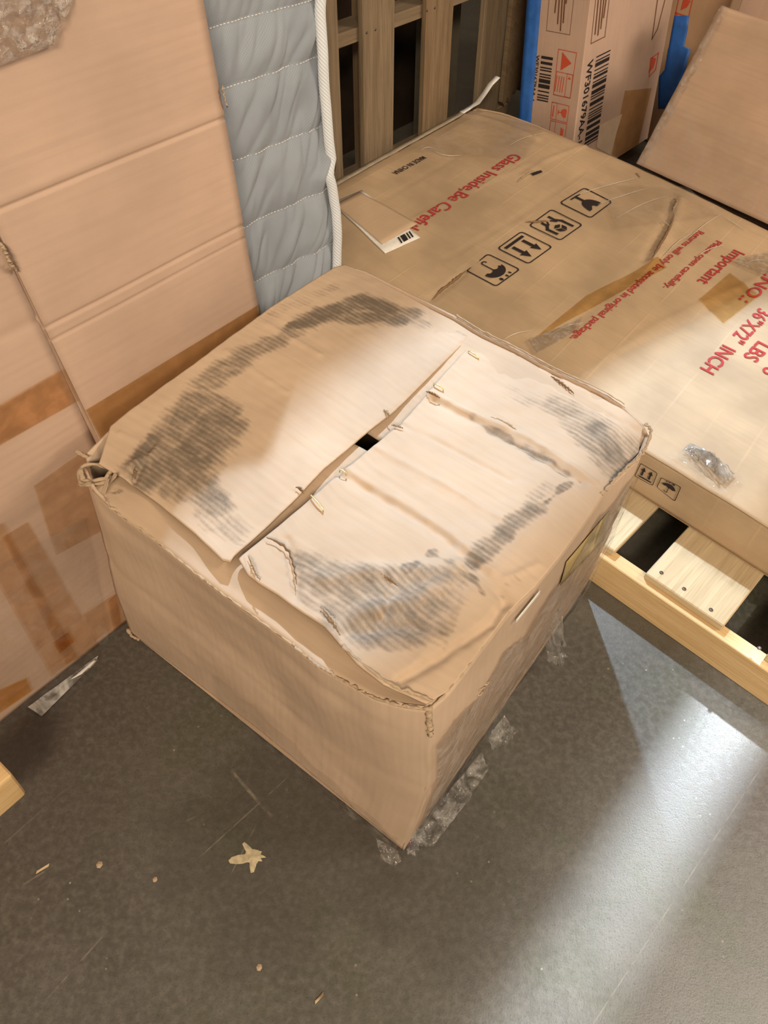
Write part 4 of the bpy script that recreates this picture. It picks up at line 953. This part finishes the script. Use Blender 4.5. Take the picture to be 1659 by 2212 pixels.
vprint(FR, 'WF301679AA-1', (1270, 132), (1246, 312), FR.uv(1281, 128)[0] - FR.uv(1270, 132)[0], 'black')
barcode(FR, (1288, 122), (1261, 318), FR.uv(1318, 110)[0] - FR.uv(1288, 122)[0], 3)
vprint(NF, 'WF301679AA-1', (1159, 118), (1148, 216), NF.uv(1166, 119)[0] - NF.uv(1159, 118)[0], 'black')
barcode(NF, (1170, 120), (1160, 216), NF.uv(1195, 126)[0] - NF.uv(1170, 120)[0], 5)
def rect_ol(face, P, wd, mat, name, h=.0015):
    """outline through four photo corners"""
    q = [face.uv(*c) for c in P]; q.append(q[0]); return polys(name, stroke(q, wd), lambda x, y: face.at(x, y, h), M[mat], wf)
rect_ol(NF, [(1207, 106), (1246, 114), (1232, 212), (1196, 204)], .0022, 'redbox', 'warning_box')
def nfp(name, pxl, mat, h=.0016): q = [NF.uv(*c) for c in pxl]; return polys(name, [q], lambda x, y: NF.at(x, y, h), M[mat], wf)
nfp('warning_triangle', [(1215, 112), (1235, 137), (1211, 152)], 'redbox')
rect_ol(NF, [(1203, 154), (1238, 162), (1232, 212), (1196, 204)], .0018, 'redbox', 'warning_box'); rect_ol(NF, [(1226, 159), (1238, 162), (1232, 212), (1220, 208)], .0018, 'redbox', 'warning_box')
nfp('warning_triangle', [(1230, 165), (1234, 172), (1227, 171)], 'redbox')
for k in range(4):
    a, b2 = NF.uv(1204 + 5 * k, 164 + k), NF.uv(1199 + 5 * k, 196 + k); polys('warning_text', stroke([a, b2], .0030), lambda x, y: NF.at(x, y, .0015), M['redbox'], wf)
rect_ol(NF, [(1193, 220), (1230, 229), (1225, 265), (1190, 256)], .0020, 'redbox', 'warning_box'); rect_ol(NF, [(1193, 220), (1204, 223), (1201, 259), (1190, 256)], .0018, 'redbox', 'warning_box')
nfp('fragile_symbol', [(1224, 236), (1225, 240), (1222, 254), (1219, 255), (1214, 250), (1212, 243), (1213, 238), (1218, 235)], 'redbox')
polys('fragile_symbol', stroke([NF.uv(1213, 243), NF.uv(1206, 242)], .003) + stroke([NF.uv(1207, 238), NF.uv(1206, 246)], .003), lambda x, y: NF.at(x, y, .0016), M['redbox'], wf)
polys('warning_text', stroke([NF.uv(1197, 229), NF.uv(1194, 250)], .005), lambda x, y: NF.at(x, y, .0015), M['redbox'], wf)
rect_ol(NF, [(1190, 260), (1225, 268), (1220, 300), (1186, 292)], .0020, 'redbox', 'warning_box'); rect_ol(NF, [(1190, 260), (1201, 263), (1196, 295), (1186, 292)], .0018, 'redbox', 'warning_box')
nfp('fragile_symbol', [(1212, 275), (1218, 280), (1216, 292), (1210, 292)], 'redbox')
rect_ol(NF, [(1189, -30), (1243, -30), (1231, 75), (1181, 66)], .0016, 'brownink', 'printed_box')
for k, (y0, y1) in enumerate(((-20, 26), (-20, 50), (-20, 65), (-20, 48), (-20, 6))):
    x = 1202 + 6 * k; polys('small_print', stroke([NF.uv(x + 2, y0), NF.uv(x - 3, y1)], .0050), lambda x_, y_: NF.at(x_, y_, .0015), M['brownink'], wf)
rect_ol(FR, [(1289, -25), (1320, -40), (1306, 79), (1276, 94)], .0030, 'brownink', 'printed_box')
for k, (y0, y1) in enumerate(((-20, 72), (-20, 74), (-20, 60), (-20, 36))):
    x = 1294 + 6.2 * k; polys('small_print', stroke([FR.uv(x, y0 - 3 * k), FR.uv(x - 9, y1)], .0075), lambda x_, y_: FR.at(x_, y_, .0015), M['brownink'], wf)
rect_ol(FR, [(1424, -30), (1446, -40), (1420, 62), (1408, 84)], .006, 'brownink', 'printed_box')
q = [FR.uv(*c) for c in ((1417, 126), (1411, 146), (1400, 158), (1408, 124))]; polys('warning_triangle', [q], lambda x, y: FR.at(x, y, .0015), M['redbox'], wf)
rect_ol(FR, [(1405, 127), (1422, 114), (1416, 150), (1402, 165)], .005, 'redbox', 'warning_box')
# blue tape over the far vertical edge of the narrow face; paler packing tape round the foot
bt = [NF.at(-Wd - .002 + .055 * i / 3, lerp(base_off + .02, Ht - .01, j / 20), .002) for j in range(21) for i in range(4)]
sheet('blue_tape', [bt[j * 4:(j + 1) * 4] for j in range(21)], M['blue'], wf, .0006)
sheet('blue_tape', [[FR.at(.0 + .06 * i / 3, lerp(base_off + .02, Ht - .01, j / 20), -Wd - .002) for i in range(3, -1, -1)] for j in range(21)], M['blue'], wf, .0006)
def frq(name, pts, mat, h=.0022):
    q = [FR.hit(x, y, h) for x, y in pts]; return sheet(name, coons([q[0], q[1]], [q[3], q[2]], [q[3], q[0]], [q[2], q[1]], 8, 8), mat, wf, 0)
M['paletape'] = flat_mat('pale_packing_tape', (0.58, 0.45, 0.34), .35, .5, .06, 20)
frq('packing_tape', [(1296, 270), (1344, 246), (1318, 335), (1288, 318)], M['paletape'])
frq('packing_tape', [(1350, 196), (1408, 190), (1370, 350), (1322, 335)], M['tape'], .0018)

# second carton of the same kind further in, patched with blue tape
F2_ = Frame(FR.at(Dp + .05, 0, 0) - Vector((0, 0, FR.at(Dp + .05, 0, 0).z)), -37, 0)
wf2 = thing('blue_taped_carton', F2_.at(-.03, 0, -.2), 'orange-tan carton patched with ragged blue tape, half hidden behind the leaning carton', 'carton')
hexa('body', F2_.at(-.22, .001, -.40), F2_.d * .38, F2_.u * 1.05, F2_.n * .40, M['wf2'], wf2, .004)
def f2patch(name, rows, mat, h):
    g = []
    for (y, xa, xb) in rows: g.append([F2_.hit(lerp(xa, xb, i / 6), y, h) for i in range(7)])
    return sheet(name, list(reversed(g)), mat, wf2, .0006)
f2patch('blue_tape', [(34, 1457, 1488), (60, 1452, 1486), (100, 1445, 1478), (107, 1443, 1492), (150, 1436, 1480), (165, 1424, 1474), (200, 1422, 1462), (235, 1422, 1444)], M['blue'], .002)
M_r = [F2_.uv(*c) for c in ((1477, -6), (1493, 2), (1484, 16), (1470, 22))]; polys('warning_triangle', [M_r], lambda x, y: F2_.at(x, y, .0015), M['redbox'], wf2)
q = [F2_.uv(*c) for c in ((1468, -10), (1498, -10), (1488, 36), (1460, 28))]; q.append(q[0]); polys('warning_box', stroke(q, .004), lambda x, y: F2_.at(x, y, .0014), M['redbox'], wf2)
q = [F2_.uv(*c) for c in ((1461, 30), (1436, 165))]; polys('warning_box', stroke(q, .012), lambda x, y: F2_.at(x, y, .0012), M['redbox'], wf2)

# ------------------------------------------------------------------ carton leaning at the right, on the flat carton's back edge
LO = onz(1375, 357, ZC) + Vector((0, 0, .005)); FLn = Frame(LO, -41.5, 28)
lean = thing('leaning_carton', FLn.at(.45, 0, 0), 'bare tan carton leaning back with its foot on the flat printed carton', 'carton')
LH = FLn.uv(1556, 10)[1]
hexa('body', FLn.at(-.004, .001, -.24), FLn.d * .98, FLn.u * (LH - .001), FLn.n * .235, M['lean'], lean, .006, 2)
gln = [[FLn.at(-.004 + .98 * i / 60, LH * j / 40, -.001) for i in range(61)] for j in range(41)]
sheet('front_panel', gln, M['lean'], lean, .004, lambda p, u, v: .003 * nz(u * 5, v * 4, 6) + .0035 * math.exp(-((v - .93) / .012) ** 2) - .003 * math.exp(-((v - .34 + .1 * u) / .012) ** 2) + .004 * math.exp(-((u - .02) / .02) ** 2) * nz(v * 9) - .006 * sstep(.985, 1, v))
glf = [[FLn.at(.0 + .03 * i / 5 + .006 * nz(j * .5, i * .4), LH * j / 40, .004 + .004 * nz(j * .6, i * .5, 3)) for i in range(6)] for j in range(41)]
sheet('stretch_film', glf, M['film_crumple'], lean, 0)
glt = [[FLn.at(.98 * i / 40, .20 * j / 8 + .004 * nz(i * .3, j * .5), .004 + .003 * abs(nz(i * .4, j * .7, 3))) for i in range(41)] for j in range(9)]
sheet('packing_tape', glt, M['film_tape'], lean, 0)
# another carton behind it
F3 = Frame(FLn.at(.06, LH, -.245), -40, 0); F3.o.z = 0
bk = thing('plain_carton', F3.at(.4, 0, -.15), 'plain pale carton standing upright behind the leaning carton', 'carton')
xr = F3.uv(1598, 10)[0]
hexa('body', F3.at(xr, .001, -.24), F3.d * .7, F3.u * .74, F3.n * .24, M['wf'], bk, .004)
hexa('seam_tape', F3.at(xr + .3, .02, .0), F3.d * .05, F3.u * .7, F3.n * .0008, M['tape_amber'], bk)

# ------------------------------------------------------------------ small things on the floor
wb = thing('timber_block', onz(-40, 1760), 'cut end of pale stacked timber standing on the floor by the tall carton', 'timber')
tA = onz(27, 1672, .20); t1 = -FL.d; t2 = -Vector((FL.n.x, FL.n.y, 0)).normalized()
hexa('beam', Vector((tA.x, tA.y, .115)), t1 * .4, t2 * .055, Vector((0, 0, .085)), M['pine_b'], wb, .008, 3)
hexa('beam', Vector((tA.x, tA.y, .002)) + t1 * .12 + t2 * .005, t1 * .28, t2 * .05, Vector((0, 0, .110)), M['pine_b'], wb, .008, 3)  # unseen lower beam added; the raised stack shades the floor behind
# dried splash of glue
cs = onz(548, 1850); V = [cs + Vector((0, 0, .0025))]; n = 40
for i in range(n):
    a = 2 * math.pi * i / n; r = .015 + .006 * nz(i * .5, 1) + .022 * max(0, math.cos(2.5 * a + .6)) ** 6 + .03 * max(0, math.cos(a - 3.5)) ** 14
    V.append(cs + Vector((math.cos(a) * r, math.sin(a) * r * .8, .0004)))
sp_ = obj('glue_splash', V, [(0, i + 1, (i + 1) % n + 1) for i in range(n)], flat_mat('dried_glue', (.46, .40, .27), .6, .3, .2, 90), None, None, True, cs)
tag(sp_, 'pale dried glue splash stuck to the concrete in front of the worn carton', 'splash')
for k, (px, py, s, a) in enumerate(((92, 1880, .022, 40), (690, 2160, .018, 50), (215, 1868, .008, 20), (335, 1900, .006, 70), (560, 2090, .007, 10))):
    c = onz(px, py); d = Vector((math.cos(rad(a)), math.sin(rad(a)), 0)); e = Vector((-d.y, d.x, 0))
    if k < 2: tag(hexa('wood_splinter', c - d * s / 2 + Vector((0, 0, .0005)), d * s, e * .004 + d * .003, Vector((0, 0, .002)), M['pine'], None, .0005, origin=c), ['thin pale wood splinter on the greenish floor below the timber block', 'short pale wood splinter alone on the bare concrete'][k], 'splinter')
    else:
        vs = [c + Vector((math.cos(t * 1.05) * s * (.7 + .5 * abs(nz(t, k))), math.sin(t * 1.05) * s * .8, .0005)) for t in range(6)] + [c + Vector((0, 0, s * .4))]
        tag(obj('paper_crumb', vs, [(t, (t + 1) % 6, 6) for t in range(6)], M['torn'], None, origin=c), 'tiny pale crumb of torn board on the concrete floor', 'crumb', 'crumbs on the concrete floor')
